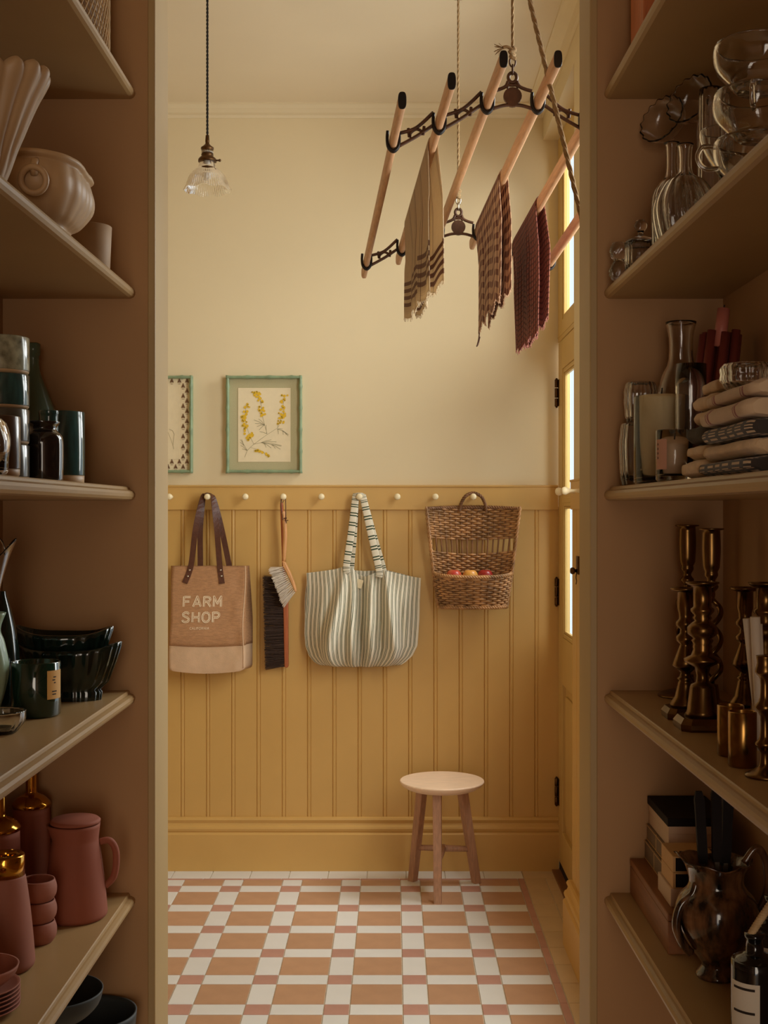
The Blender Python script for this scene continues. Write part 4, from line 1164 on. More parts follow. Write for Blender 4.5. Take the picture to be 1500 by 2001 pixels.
# ---------------------------------------------------------------- stool
cx_, cy_ = 0.1765, 4.585; zs = 0.408
t = thing('stool', 'round three legged wooden stool with pale seat', 'stool', (cx_, cy_, 0))
MB().lathe(smooth_prof([(0,zs-0.034),(0.09,zs-0.034),(0.125,zs-0.030),(0.147,zs-0.018),(0.1555,zs-0.008),(0.1565,zs-0.004),(0.154,zs-0.0005),(0.149,zs)], 3)+[(0,zs)], 64).build('seat', 'stool_top', t)
feet = [(0.1556-cx_, 4.432-cy_), (0.070-cx_, 4.70-cy_), (0.310-cx_, 4.675-cy_)]
tops = [(0.160-cx_-0.004, 4.50-cy_), (0.105-cx_, 4.64-cy_), (0.252-cx_, 4.63-cy_)]
def leg(f, tp, w0=0.0145, w1=0.0165):
    ang = math.atan2(f[1], f[0]); r = Matrix.Rotation(ang, 3, 'Z'); rings = []
    for k in range(7):
        q_ = k/6; w_ = w0+(w1-w0)*q_; c = Vector((f[0]+(tp[0]-f[0])*q_, f[1]+(tp[1]-f[1])*q_, (zs-0.033)*q_))
        rings.append([c+r @ Vector((a*w_, b*w_*0.95, 0)) for a, b in ((-1,-1),(1,-1),(1,1),(-1,1))])
    return MB().loft(rings, smooth=False)
for f, tp in zip(feet, tops): leg(f, tp).build('leg', 'stool_wood', t, bevel=0.003)
def on(i, z):
    q_ = z/(zs-0.033); return Vector((feet[i][0]+(tops[i][0]-feet[i][0])*q_, feet[i][1]+(tops[i][1]-feet[i][1])*q_, z))
zst = 0.132
a, b = on(1, zst), on(2, zst); m_ = (a+b)/2; c = on(0, zst+0.004)
MB().tube([a, a.lerp(b, .3), m_, a.lerp(b, .7), b], [0.010, 0.012, 0.013, 0.012, 0.010], 8).build('stretcher', 'stool_wood', t)
MB().tube([c, c.lerp(m_, .5), m_+Vector((0, 0.012, 0.002))], [0.010, 0.012, 0.0115], 8).build('stretcher', 'stool_wood', t)

# wall latch between door and pantry
t = thing('wall_latch', 'small dark brass latch plate with knob and dangling key', 'latch', (XP, 3.875, 1.20))
MB().box(-0.006, 0.0005, -0.018, 0.018, 0.005, 0.062).build('plate', 'brass_dark', t, bevel=0.0015)
MB().lathe([(0,0),(0.006,0),(0.005,0.006),(0.010,0.009),(0.011,0.016),(0.008,0.021),(0,0.022)], 16).xf(Matrix.Translation((-0.005,0,0.016)) @ Matrix.Rotation(-PI/2, 4, 'Y')).build('knob', 'brass_dark', t)
MB().tube(smooth_path([(-0.006,0,0.010),(-0.008,0.003,-0.004),(-0.007,-0.003,-0.016),(-0.008,0.003,-0.026)], 5), 0.0016, 6).build('key', 'brass_dark', t)
# ---------------------------------------------------------------- things on the pantry shelves
def XY(px_, X=None, Y=None):
    """stand position from an image column and either the distance from the side wall or along the shelf"""
    k = (px_-CX)/F
    return (X, X/k) if Y is None else (k*Y, Y)
def single(mb, name, m, loc, label, cat, group=None, rot=None, **kw):
    return tag(mb.build(name, m, loc=loc, rot=rot, **kw), label, cat, group)
def cyl(r, h, wall=0.003, base=0.005, bev=0.002, r0=None):
    r0 = r if r0 is None else r0
    return [(0,0),(r0-bev,0),(r0,bev),(r,h-0.001),(r-0.001,h),(r-wall+0.0005,h),(r-wall,h-0.001),(r0-wall,base),(0,base)]
def flute(n, amp, lo=0.0, hi=99, twist_=0):
    def f(th, r, z):
        k = 1 if lo <= z <= hi else 0
        return r*(1+amp*k*math.cos(n*(th+twist_*z))), z
    return f
# ---- left, top shelf
b = thing('cane_basket', 'round woven cane basket with open lattice', 'basket', (-0.522, 1.9, ZT[0]))
R0, Hh = 0.082, 0.20
ring = MB()
for k in range(64):
    for sg in (-1, 1):
        pts = []
        for i in range(13):
            f = i/12; a = 2*PI*k/64+sg*f*0.9
            pts.append(((R0+0.0012*sg)*math.cos(a), (R0+0.0012*sg)*math.sin(a), 0.012+f*(Hh-0.02)))
        ring.tube(pts, 0.0011, 4)
tag(ring.build('lattice', 'cane', b), kind='stuff')
MB().lathe([(0,0),(R0+0.003,0),(R0+0.004,0.014),(R0-0.003,0.014),(R0-0.004,0.004),(0,0.004)], 48).build('base_band', 'cane', b)
MB().lathe([(R0-0.003,Hh-0.012),(R0+0.004,Hh-0.012),(R0+0.004,Hh),(R0-0.003,Hh),(R0-0.003,Hh-0.012)], 48).build('top_band', 'cane', b)
MB().lathe([(0,0.005),(R0-0.006,0.005),(R0-0.006,Hh-0.004),(R0-0.008,Hh-0.004),(R0-0.008,0.007),(0,0.007)], 32).build('lining', 'ceramic_matte', b)
# ---- left, second shelf
prof = smooth_prof([(0.030,0),(0.034,0.006),(0.030,0.022),(0.040,0.050),(0.052,0.085),(0.070,0.118),(0.084,0.138),(0.086,0.146),(0.081,0.150)], 4)
pin = [(max(0.003, r-0.004), z) for r, z in prof[::-1] if z > 0.03]
def shell(th, r, z):
    k = min(1, max(0, (z-0.02)/0.05)); e = 1+0.075*k*abs(math.cos(10*th))-0.04*k
    sq = 1-0.25*math.sin(th)**2*k
    return r*e*sq, z+(0.006*abs(math.cos(10*th))+0.02*math.cos(th))*max(0, (z-0.09)/0.06)
single(MB().lathe([(0,0)]+prof+pin+[(0,0.03)], 160, shell), 'shell_vase', 'ceramic_cream', (-0.508, 1.505, ZT[1]), 'tall cream fan shaped shell vase with fluted flaring mouth', 'vase')
tr = thing('tureen', 'cream ribbed oval planter with ring handle', 'planter', (-0.478, 1.685, ZT[1]), rz=0.05)
prof = smooth_prof([(0.030,0),(0.036,0.004),(0.033,0.014),(0.044,0.024),(0.058,0.046),(0.0605,0.064),(0.057,0.080),(0.056,0.086),(0.061,0.091),(0.060,0.096)], 4)
pin = [(max(0.003, r-0.005), z) for r, z in prof[::-1] if z > 0.02]
def oval_flute(th, r, z):
    k = 1 if z > 0.02 and z < 0.086 else 0.2
    q_ = r*(1+0.035*k*abs(math.cos(9*th)))
    st_ = 1+0.62*abs(math.sin(th))**2
    return q_*st_, z+0.005*math.sin(th)**2
MB().lathe([(0,0)]+prof+pin+[(0,0.018)], 108, oval_flute).build('bowl', 'ceramic_cream', tr)
rgm = MB().tube([(0.016*math.cos(2*PI*k/24)+0.012, -0.104-0.003*math.sin(2*PI*k/24), 0.058+0.016*math.sin(2*PI*k/24)) for k in range(24)], 0.0042, 8, closed=True)
rgm.tube([(0.012,-0.084,0.088),(0.012,-0.098,0.084),(0.012,-0.105,0.074),(0.012,-0.100,0.066)], 0.005, 8)
rgm.build('ring_handle', 'ceramic_cream', tr)
single(MB().lathe(cyl(0.033, 0.073, 0.004, 0.006, 0.004, 0.030), 48), 'tumbler', 'ceramic_matte', (-0.468, 1.905, ZT[1]), 'plain beige ceramic tumbler beside the ribbed planter', 'tumbler')
# ---- left, third shelf
def lab(parent_loc, a0, a1, z0, z1, r, m, name, parent):
    n = 10; o = MB()
    o.grid(lambda u, v: ((r+0.0004)*math.cos(a0+(a1-a0)*u), (r+0.0004)*math.sin(a0+(a1-a0)*u), z0+(z1-z0)*v), n, 1)
    return o.build(name, m, parent)
def dipped(name, label, cat, loc, r, h, m, base_m='ceramic_cream', split=0.25, group=None, r0=None):
    t_ = thing(name, label, cat, loc, group)
    r0_ = r if r0 is None else r0
    zs_ = h*split
    if split > 0: MB().lathe([(0,0),(r0_-0.004,0),(r0_-0.001,0.003),(r-0.0006,zs_+0.001),(0,zs_+0.001)], 40).build('foot', base_m, t_)
    MB().lathe([(0,zs_),(r-0.0003,zs_),(r,zs_+0.001),(r,h-0.001),(r-0.001,h),(r-0.003,h-0.001),(r-0.0035,zs_+0.004),(0,zs_+0.004)], 40).build('glaze', m, t_)
    return t_
dipped('tumbler', 'teal glazed cylinder tumbler with bare cream foot', 'tumbler', (-0.500, 1.862, ZT[2]), 0.034, 0.110, 'glaze_teal', split=0.13)
single(MB().lathe([(0,0)]+smooth_prof([(0.023,0),(0.0262,0.004),(0.0268,0.05),(0.0245,0.062),(0.0190,0.068),(0.0175,0.072),(0.0215,0.078),(0.0218,0.0805)], 3)+[(0.018,0.0805),(0.0145,0.072),(0.021,0.058),(0.022,0.005),(0,0.005)], 40),
       'jar', 'glaze_black', (-0.470, 1.657, ZT[2]), 'small glossy black brown jar with flared lip', 'jar')
single(MB().lathe([(0,0)]+smooth_prof([(0.036,0),(0.040,0.005),(0.040,0.085),(0.036,0.112),(0.022,0.150),(0.0105,0.180),(0.0085,0.205)], 4)+[(0.0105,0.206),(0.0108,0.224),(0.0075,0.226),(0.0065,0.205),(0.0085,0.180),(0.019,0.150),(0.033,0.112),(0.037,0.085),(0.037,0.006),(0,0.006)], 40),
       'glass_bottle', 'glass_green', (-0.568, 1.95, ZT[2]), 'slim grey green glass bottle standing behind the cups', 'bottle')
single(MB().lathe([(0,0)]+smooth_prof([(0.011,0),(0.013,0.003),(0.013,0.07),(0.0125,0.095),(0.0135,0.099),(0.0135,0.104)], 3)+[(0.0105,0.1045),(0.010,0.006),(0,0.006)], 28), 'bud_vase', 'glaze_teal', (-0.492, 1.765, ZT[2]), 'narrow dark teal bud vase behind the black jar', 'vase')
zc = ZT[2]
for k, (m, h, lb) in enumerate((('glaze_grey', 0.046, 'grey brown glazed cup at the bottom of the cup stack'), ('glaze_grey', 0.046, 'grey brown glazed cup under the dark teal cup in the stack'),
                                ('glaze_teal', 0.0445, 'dark teal glazed cup under the speckled one in the stack'), ('glaze_speckle', 0.0485, 'speckled olive glazed cup on top of the cup stack'))):
    dipped('stacking_cup', lb, 'cup', (-0.510, 1.60, zc), 0.0375, h, m, split=0.10, group='stacked glazed cups'); zc += h
dipped('tumbler', 'short brown glazed tumbler with cream foot', 'tumbler', (-0.466, 1.455, ZT[2]), 0.026, 0.072, 'glaze_brown', split=0.14)
dec = [(0,0)]+smooth_prof([(0.026,0),(0.030,0.004),(0.031,0.020),(0.033,0.040),(0.028,0.058),(0.012,0.070),(0.009,0.078),(0.013,0.086)], 3)
single(MB().lathe(dec+[(0.010,0.086),(0.0065,0.078),(0.0095,0.069),(0.025,0.056),(0.030,0.040),(0.028,0.008),(0,0.007)], 32), 'carafe', 'glass', (-0.456, 1.362, ZT[2]), 'small clear glass carafe with round belly', 'carafe')
# ---- left, fourth shelf
def boat(hl, hw, h, wall=0.006):
    mb = MB()
    def ringp(k, z, ins=0):
        pts = []
        n = 120
        for i in range(n):
            a = 2*PI*i/n; c, s = math.cos(a), math.sin(a)
            L = (hl-ins)*k; W = (hw-ins)*k
            x = L*math.copysign(abs(c)**0.9, c); y = W*math.copysign(abs(s)**1.15, s)
            rb = 1+0.022*math.cos(24*a)*(1 if z < h*0.92 else 0)
            pts.append((x*rb, y*rb, z+(0.012*(abs(c)**3) if z > h*0.5 else 0)))
        return pts
    mb.loft([ringp(0.60, 0), ringp(0.62, 0.012), ringp(0.58, 0.016), ringp(0.74, 0.028), ringp(0.88, h*0.6), ringp(0.97, h*0.9), ringp(1.0, h), ringp(1.0, h, wall), ringp(0.9, h*0.6, wall), ringp(0.6, 0.024, wall)])
    return mb
single(boat(0.083, 0.046, 0.078), 'boat_planter', 'glaze_forest', (-0.500, 1.905, ZT[3]), 'dark green ribbed boat planter standing on the shelf', 'planter', 'nested dark green planters', rot=(0, 0, -0.10))
single(boat(0.076, 0.040, 0.072), 'boat_planter', 'glaze_forest', (-0.512, 1.912, ZT[3]+0.029), 'dark green ribbed boat planter nested inside another one', 'planter', 'nested dark green planters', rot=(0.02, 0.02, 0.10))
single(MB().lathe([(0,0)]+smooth_prof([(0.026,0),(0.029,0.004),(0.029,0.06),(0.024,0.11),(0.016,0.145),(0.010,0.165),(0.009,0.172)], 4)+[(0,0.172)], 32), 'bottle', 'glaze_forest', (-0.578, 1.815, ZT[3]), 'very dark green tapering bottle behind the planters', 'bottle')
cj = thing('candle_jar', 'dark green glass candle jar with amber label', 'candle', (-0.507, 1.752, ZT[3]))
MB().lathe(cyl(0.0345, 0.077, 0.0028, 0.006, 0.003), 48).build('glass_jar', 'glass_forest', cj)
wx_ = MB().lathe([(0,0.006),(0.0315,0.006),(0.0315,0.064),(0,0.066)], 40).build('wax', 'wax_beige', cj)
MB().tube([(0,0,0.065),(0.001,0,0.073)], 0.0009, 6).build('wick', 'ink', wx_)
lb_ = lab(None, -0.42-0.42, -0.42+0.42, 0.026, 0.066, 0.0345, 'label_amber', 'label', cj)
ik = MB()
for z0, a0, a1 in ((0.056, -0.55, -0.40), (0.052, -0.6, -0.45), (0.048, -0.52, -0.42), (0.036, -0.62, -0.36), (0.032, -0.6, -0.40)):
    ik.grid(lambda u, v: (0.0351*math.cos(a0+(a1-a0)*u), 0.0351*math.sin(a0+(a1-a0)*u), z0+0.0016*v), 4, 1)
ik.build('label_print', 'ink', lb_)['kind'] = 'stuff'
def leafy(th, r, z): return r*(1+0.06*abs(math.cos(5*(th+z*6)))), z
single(MB().lathe([(0,0)]+smooth_prof([(0.020,0),(0.022,0.004),(0.015,0.014),(0.020,0.035),(0.026,0.070),(0.021,0.105),(0.015,0.125),(0.022,0.148)], 4)+[(0.019,0.147),(0.012,0.125),(0.018,0.1),(0.0,0.03)], 80, leafy), 'vase', 'pale_green', (-0.563, 1.72, ZT[3]), 'pale green ribbed vase holding a clear glass flute', 'vase')
def petal(th, r, z): return r*(1+0.16*math.cos(4*th)*max(0, (z-0.15)/0.08)), z+0.010*math.cos(4*th)*max(0, (z-0.17)/0.06)
single(MB().lathe([(0,0.036),(0.004,0.037)]+smooth_prof([(0.006,0.06),(0.008,0.12),(0.013,0.17),(0.024,0.215),(0.033,0.240)], 4)+smooth_prof([(0.0315,0.240),(0.0225,0.215),(0.0115,0.17),(0.0065,0.12)], 4)+[(0.0,0.10)], 48, petal), 'glass_flute', 'glass', (-0.563, 1.72, ZT[3]), 'clear wavy glass flute standing in the pale green vase', 'glass')
single(MB().lathe([(0,0)]+smooth_prof([(0.018,0),(0.022,0.003),(0.031,0.016),(0.032,0.030)], 4)+smooth_prof([(0.030,0.030),(0.0285,0.017),(0.019,0.006)], 4)+[(0,0.005)], 64, flute(18, 0.015, 0.004)), 'glass_dish', 'glass', (-0.512, 1.61, ZT[3]), 'small clear ribbed glass dish near the candle jar', 'dish')
# ---- left, fifth shelf
pt = thing('pitcher', 'matte terracotta pitcher with lid and loop handle', 'pitcher', (-0.484, 1.880, ZT[4]), rz=0.25)
MB().lathe([(0,0)]+smooth_prof([(0.043,0),(0.047,0.004),(0.0475,0.012),(0.044,0.05),(0.039,0.09),(0.0355,0.112),(0.0345,0.118),(0.035,0.124),(0.037,0.142)], 3)+[(0.034,0.142),(0.031,0.12),(0.040,0.05),(0.043,0.006),(0,0.006)], 48,
           lambda th, r, z: (r*(1+0.16*max(0, -math.cos(th))**6*max(0, (z-0.12)/0.022)), z)).build('body', 'terracotta', pt)
MB().lathe([(0,0.1435),(0.037,0.1435),(0.0375,0.147),(0.034,0.150),(0,0.151)], 40).build('lid', 'terracotta', pt)
MB().tube(smooth_path([(0.036,0,0.112),(0.050,0,0.113),(0.059,0,0.100),(0.0605,0,0.078),(0.056,0,0.056),(0.044,0,0.044)], 6), 0.0052, 10).build('handle', 'terracotta', pt)
zc = ZT[4]
for k, lb in enumerate(('small pink clay bowl at the bottom of three stacked', 'small pink clay bowl in the middle of three stacked', 'small pink clay bowl on top of three stacked')):
    single(MB().lathe([(0,0)]+smooth_prof([(0.021,0),(0.0235,0.003),(0.0270,0.010),(0.0275,0.020),(0.0245,0.030)], 3)+smooth_prof([(0.0225,0.030),(0.0245,0.020),(0.020,0.005)], 3)+[(0,0.004)], 40), 'clay_bowl', 'pink_clay', (-0.511, 1.772, zc), lb, 'bowl', 'stacked small clay bowls'); zc += 0.0298
gv = thing('vase', 'tall pink clay vase with polished gold rim', 'vase', (-0.524, 1.668, ZT[4]))
MB().lathe([(0,0)]+smooth_prof([(0.033,0),(0.0385,0.006),(0.0385,0.02),(0.034,0.07),(0.029,0.110),(0.0262,0.126)], 4)+[(0.0215,0.126),(0.033,0.01),(0,0.006)], 48).build('body', 'pink_clay', gv)
MB().lathe([(0.0255,0.126),(0.0262,0.126),(0.0258,0.152),(0.0245,0.154),(0.016,0.1545),(0.0145,0.152),(0.0145,0.126),(0.0255,0.126)], 40).build('gold_rim', 'gold', gv)
def goldneck(loc, h, r, label):
    g = thing('bottle', label, 'bottle', loc)
    sh = h*0.70
    MB().lathe([(0,0)]+smooth_prof([(r-0.004,0),(r,0.006),(r,sh*0.6),(r*0.97,sh)], 4)+[(0,sh)], 40).build('body', 'terracotta', g)
    MB().lathe([(r*0.90,sh)]+smooth_prof([(r*0.99,sh),(r*1.02,sh+0.006),(r*0.7,sh+0.016),(r*0.32,sh+0.022),(0.0085,sh+0.03),(0.0085,h)], 4)+[(0,h)], 40).build('gold_neck', 'gold', g)
goldneck((-0.572, 1.952, ZT[4]), 0.215, 0.029, 'terracotta bottle with gold neck behind the pitcher')
goldneck((-0.588, 1.845, ZT[4]), 0.200, 0.030, 'terracotta bottle with gold neck behind the gold rimmed vase')
zc = ZT[4]
for k in range(6):
    single(MB().lathe([(0,0)]+smooth_prof([(0.024,0),(0.028,0.001),(0.044,0.0065),(0.0475,0.009)], 3)+[(0.0465,0.0098),(0.043,0.008),(0.027,0.003),(0,0.003)], 48), 'saucer', 'pink_clay', (-0.508, 1.52, zc), ('pink clay saucer lowest in the saucer pile', 'pink clay saucer second up in the saucer pile', 'pink clay saucer third up in the saucer pile', 'pink clay saucer fourth up in the saucer pile', 'pink clay saucer fifth up in the saucer pile', 'pink clay saucer topmost, right under the shallow clay bowl')[k], 'saucer', 'pile of clay saucers'); zc += 0.0052
zc += 0.0005
single(MB().lathe([(0,0)]+smooth_prof([(0.022,0),(0.026,0.002),(0.041,0.014),(0.046,0.026)], 3)+smooth_prof([(0.0435,0.026),(0.039,0.015),(0.024,0.005)], 3)+[(0,0.005)], 48), 'clay_bowl', 'pink_clay', (-0.508, 1.52, zc), 'shallow pink clay bowl on the saucer pile', 'bowl')
zc += 0.0052
single(MB().lathe([(0,0)]+smooth_prof([(0.012,0),(0.017,0.003),(0.021,0.016),(0.0185,0.026),(0.0205,0.036),(0.0195,0.05)], 4)+[(0.017,0.05),(0.016,0.03),(0.012,0.005),(0,0.005)], 32), 'clay_cup', 'pink_clay', (-0.510, 1.52, zc), 'pink clay cup with pinched waist inside the shallow bowl', 'cup')
# ---- left, lowest shelf
pb_ = thing('pedestal_bowl', 'grey green pedestal bowl with shallow dish', 'bowl', (-0.492, 1.79, ZT[5]))
MB().lathe([(0,0)]+smooth_prof([(0.040,0),(0.042,0.004),(0.030,0.010),(0.0155,0.030),(0.0145,0.10),(0.0145,0.205)], 4)+[(0,0.205)], 40).build('stem', 'stone_grey', pb_)
MB().lathe([(0,0.203)]+smooth_prof([(0.020,0.203),(0.045,0.212),(0.064,0.230),(0.070,0.250)], 4)+smooth_prof([(0.068,0.2505),(0.061,0.233),(0.043,0.217),(0.02,0.209)], 4)+[(0,0.208)], 56).build('dish', 'stone_dark', pb_)
single(MB().lathe([(0,0)]+smooth_prof([(0.030,0),(0.034,0.003),(0.050,0.06),(0.064,0.12),(0.069,0.165)], 4)+smooth_prof([(0.066,0.165),(0.060,0.12),(0.046,0.06),(0.02,0.008)], 4)+[(0,0.007)], 56), 'bowl', 'stone_dark', (-0.470, 1.924, ZT[5]), 'deep dark grey bowl behind the pedestal bowl', 'bowl')

# ---- right, top shelf
single(MB().box(-0.012, 0.10, -0.05, 0.05, 0, 0.16), 'crate', 'orange_wood', (0.384, 1.90, ZT[0]), 'orange brown wooden crate on the top shelf', 'crate', bevel=0.003)
# ---- right, second shelf: glassware
def crystal(n, amp):
    def f(th, r, z): return r*(1+amp*math.cos(n*th)*math.cos(z*420)), z
    return f
def hollow(outer, wall, base):
    o = smooth_prof(outer, 4); i_ = [(max(0.001, r-wall), z) for r, z in o[::-1] if z > base]
    return [(0, 0)]+o+i_+[(0, base)]
z2 = ZT[1]
single(MB().lathe([(0,0)]+smooth_prof([(0.010,0),(0.014,0.004),(0.0155,0.014),(0.011,0.026),(0.008,0.030),(0.013,0.038),(0.0145,0.048),(0.011,0.058)], 4)+[(0,0.060)], 48, crystal(12, 0.05)), 'salt_shaker', 'glass_cut', (*XY(1209, Y=1.955), z2), 'small cut crystal shaker with two round lobes', 'shaker')
bj = thing('ribbed_jar', 'small ribbed glass jar with ball knob lid', 'jar', (*XY(1251, Y=1.925), z2))
MB().lathe(hollow([(0.020,0),(0.0235,0.003),(0.0245,0.05)], 0.003, 0.004), 96, flute(24, 0.025, 0.003, 0.049)).build('jar_body', 'glass', bj)
MB().lathe([(0,0.0505),(0.0245,0.0505),(0.022,0.056)]+smooth_prof([(0.012,0.060),(0.005,0.064),(0.0045,0.068),(0.0095,0.075),(0.0100,0.080),(0.006,0.087)], 3)+[(0,0.088)], 48).build('lid', 'glass', bj)
single(MB().lathe(hollow([(0.024,0),(0.028,0.004),(0.030,0.06),(0.029,0.105),(0.020,0.125),(0.0095,0.140),(0.0090,0.180),(0.0125,0.187)], 0.0028, 0.006), 96, flute(16, 0.03, 0.004, 0.12)), 'decanter', 'glass', (*XY(1312, Y=1.858), z2), 'tall ribbed clear glass bottle with straight neck', 'bottle')
single(MB().lathe(hollow([(0.026,0),(0.034,0.004),(0.0435,0.045),(0.0420,0.072),(0.028,0.098),(0.0105,0.112),(0.0098,0.145),(0.0125,0.152)], 0.003, 0.006), 112, flute(14, 0.045, 0.004, 0.108, 3)), 'decanter', 'glass', (*XY(1338, Y=1.748), z2), 'squat swirl ribbed clear glass decanter', 'decanter')
single(MB().lathe(hollow([(0.026,0),(0.028,0.004),(0.021,0.02),(0.0195,0.08),(0.018,0.16),(0.0165,0.25)], 0.0025, 0.008), 72, flute(12, 0.05, 0.004, 0.24)), 'fluted_vase', 'glass', (*XY(1388, Y=1.805), z2), 'tall fluted clear glass vase tapering to the top', 'vase')
def coupe(loc, hh, r, tilt, label, az):
    c = thing('scalloped_coupe', label, 'glass', loc, 'scalloped glass coupes')
    MB().lathe([(0,0),(0.019,0),(0.0195,0.003),(0.006,0.007)]+smooth_prof([(0.0035,0.02),(0.0030,hh*0.5),(0.0035,hh-0.004)], 3)+[(0,hh)], 24).build('stem', 'glass', c)
    o = smooth_prof([(0.004,-0.004),(0.016,-0.002),(0.030,0.006),(r*0.93,0.018),(r,0.028)], 4)
    pr_ = [(0,-0.004)]+o+[(max(0.002, q-0.0022), z+0.0004) for q, z in o[::-1]]+[(0,-0.0015)]
    m_ = MB().lathe(pr_, 96, lambda th, q, z: (q*(1+0.024*max(0, (z-0.008)/0.02)*math.cos(16*th)), z+0.0015*max(0, (z-0.008)/0.02)*math.cos(16*th)))
    m_.xf(Matrix.Translation((0, 0, hh)) @ Matrix.Rotation(az, 4, 'Z') @ Matrix.Rotation(tilt, 4, 'Y')); m_.build('bowl', 'glass', c)
coupe((*XY(1312, Y=1.962), z2), 0.243, 0.040, -1.25, 'scalloped glass coupe with tilted bowl above the ribbed bottle', 0.7)
coupe((*XY(1366, Y=1.895), z2), 0.252, 0.040, -1.25, 'scalloped glass coupe with tilted bowl beside the fluted vase', 0.7)
single(MB().lathe([(0,0),(0.026,0),(0.0265,0.0025),(0.006,0.007),(0.0035,0.02),(0.0035,0.052)]+smooth_prof([(0.008,0.058),(0.024,0.085),(0.031,0.105),(0.0305,0.114)], 4)+smooth_prof([(0.029,0.114),(0.029,0.105),(0.022,0.087),(0.006,0.062)], 4)+[(0,0.06)], 48), 'cocktail_glass', 'glass', (*XY(1415, Y=1.56), z2), 'clear stemmed cocktail glass beside the stacked glass cups', 'glass')
zc = z2
for k, lb in enumerate(('clear glass punch cup at the bottom of the stack', 'clear glass punch cup in the middle of the stack', 'clear glass punch cup on top of the stack')):
    cu_ = thing('punch_cup', lb, 'cup', (*XY(1480, Y=1.40), zc), 'stacked glass punch cups', 1.2*k)
    MB().lathe(hollow([(0.022,0),(0.026,0.003),(0.034,0.012),(0.046,0.026),(0.0495,0.040),(0.048,0.054)], 0.003, 0.005), 64, flute(8, 0.02, 0.008, 0.05)).build('bowl', 'glass', cu_)
    MB().tube(smooth_path([(-0.0475,0,0.046),(-0.062,0,0.046),(-0.068,0,0.034),(-0.060,0,0.022),(-0.043,0,0.022)], 6), 0.003, 8).build('handle', 'glass', cu_)
    zc += 0.0542
# ---- right, third shelf: candles and towels
z3 = ZT[2]
def star(n):
    def f(th, r, z): return r*(1+0.05*math.cos(n*th+z*260)*math.cos(n*th-z*260)), z
    return f
x_, y_ = XY(1246, Y=1.94)
single(MB().lathe(hollow([(0.020,0),(0.025,0.004),(0.0285,0.05),(0.0275,0.088),(0.024,0.098)], 0.004, 0.008), 96, star(9)), 'crystal_tumbler', 'glass_cut', (x_, y_, z3), 'cut crystal tumbler beside the cream pillar candle', 'tumbler', 'cut crystal tumblers')
single(MB().lathe(hollow([(0.018,0),(0.022,0.004),(0.0245,0.02),(0.0255,0.05),(0.0215,0.064)], 0.004, 0.006), 96, star(9)), 'crystal_tumbler', 'glass_cut', (x_+0.004, y_, z3+0.0982), 'cut crystal tumbler stacked on top of another tumbler', 'tumbler', 'cut crystal tumblers')
def candle_glass(loc, r, h, wh, wr, wm, label, peak=0.0):
    c = thing('jar_candle', label, 'candle', loc)
    MB().lathe(cyl(r, h, 0.0028, 0.010, 0.003), 56).build('glass_jar', 'glass', c)
    wx_ = MB().lathe([(0,0.0102),(wr-0.001,0.0102),(wr,0.012),(wr,wh-0.002),(wr-0.004,wh),(wr*0.3,wh+peak*0.5),(0,wh+peak)], 48).build('wax', wm, c)
    MB().tube([(0,0,wh+peak-0.001),(0.001,0,wh+peak+0.008)], 0.0011, 6).build('wick', 'ink', wx_)
    return c
candle_glass((*XY(1292, Y=1.80), z3), 0.040, 0.128, 0.124, 0.0335, 'wax_cream', 'large cream pillar candle in a clear glass cylinder', 0.008)
c = candle_glass((*XY(1317, Y=1.655), z3), 0.0245, 0.069, 0.050, 0.0215, 'wax_beige', 'small beige candle in a short glass with pink label')
lb_ = lab(None, PI+0.15, PI+0.95, 0.016, 0.056, 0.0245, 'label_pink', 'label', c)
ik = MB()
for q_ in range(4): ik.grid(lambda u, v: (0.0251*math.cos(PI+0.3+0.08*u), 0.0251*math.sin(PI+0.3+0.08*u), 0.03+0.006*q_+0.0028*v), 2, 1)
ik.build('label_print', 'ink', lb_)['kind'] = 'stuff'
single(MB().lathe(hollow([(0.036,0),(0.041,0.004),(0.0405,0.06),(0.040,0.12),(0.030,0.165),(0.0195,0.190),(0.0185,0.225),(0.0235,0.250)], 0.0025, 0.006), 56), 'flask', 'glass', (*XY(1330, Y=1.895), z3), 'tall clear glass flask with wide neck', 'flask')
single(MB().lathe(hollow([(0.019,0),(0.0205,0.004),(0.0215,0.165)], 0.002, 0.008), 48), 'tall_tumbler', 'glass', (*XY(1349, Y=1.722), z3), 'tall straight clear glass tumbler by the pillar candle', 'tumbler')
cb = thing('candle_bundle', 'bundle of burgundy taper candles leaning together', 'candles', (*XY(1397, Y=1.81), z3))
lean = Vector((0.030, 0.012, 0.226))
for k in range(13):
    if k == 0: off = Vector((0, 0, 0))
    elif k < 5: a = k*PI/2; off = Vector((0.0125*math.cos(a), 0.0125*math.sin(a), 0))
    else: a = k*PI/4; off = Vector((0.026*math.cos(a), 0.0235*math.sin(a), 0))
    o_ = MB().tube([off+Vector((-0.018, 0, 0)), off+Vector((-0.018, 0, 0))+lean*0.5, off*0.96+Vector((-0.018, 0, 0))+lean*(0.985+0.012*math.sin(k*3))], [0.0078, 0.0072, 0.0066], 12)
    o_.build('taper', 'wax_burgundy', cb)
MB().tube([(0.004,-0.006,0.20), (0.012,-0.002,0.256)], 0.0092, 12).build('taper', 'wax_pink', cb)
MB().tube([(0.012,-0.002,0.256), (0.013,-0.002,0.262)], 0.001, 6).build('wick', 'ink', cb)
single(MB().tube([(0,0,0),(0,0,0.10),(0,0,0.208)], [0.009,0.0085,0.008], 14), 'taper_candle', 'wax_dark', (*XY(1374, Y=1.895), z3), 'single dark red taper candle behind the glass flask', 'candle')
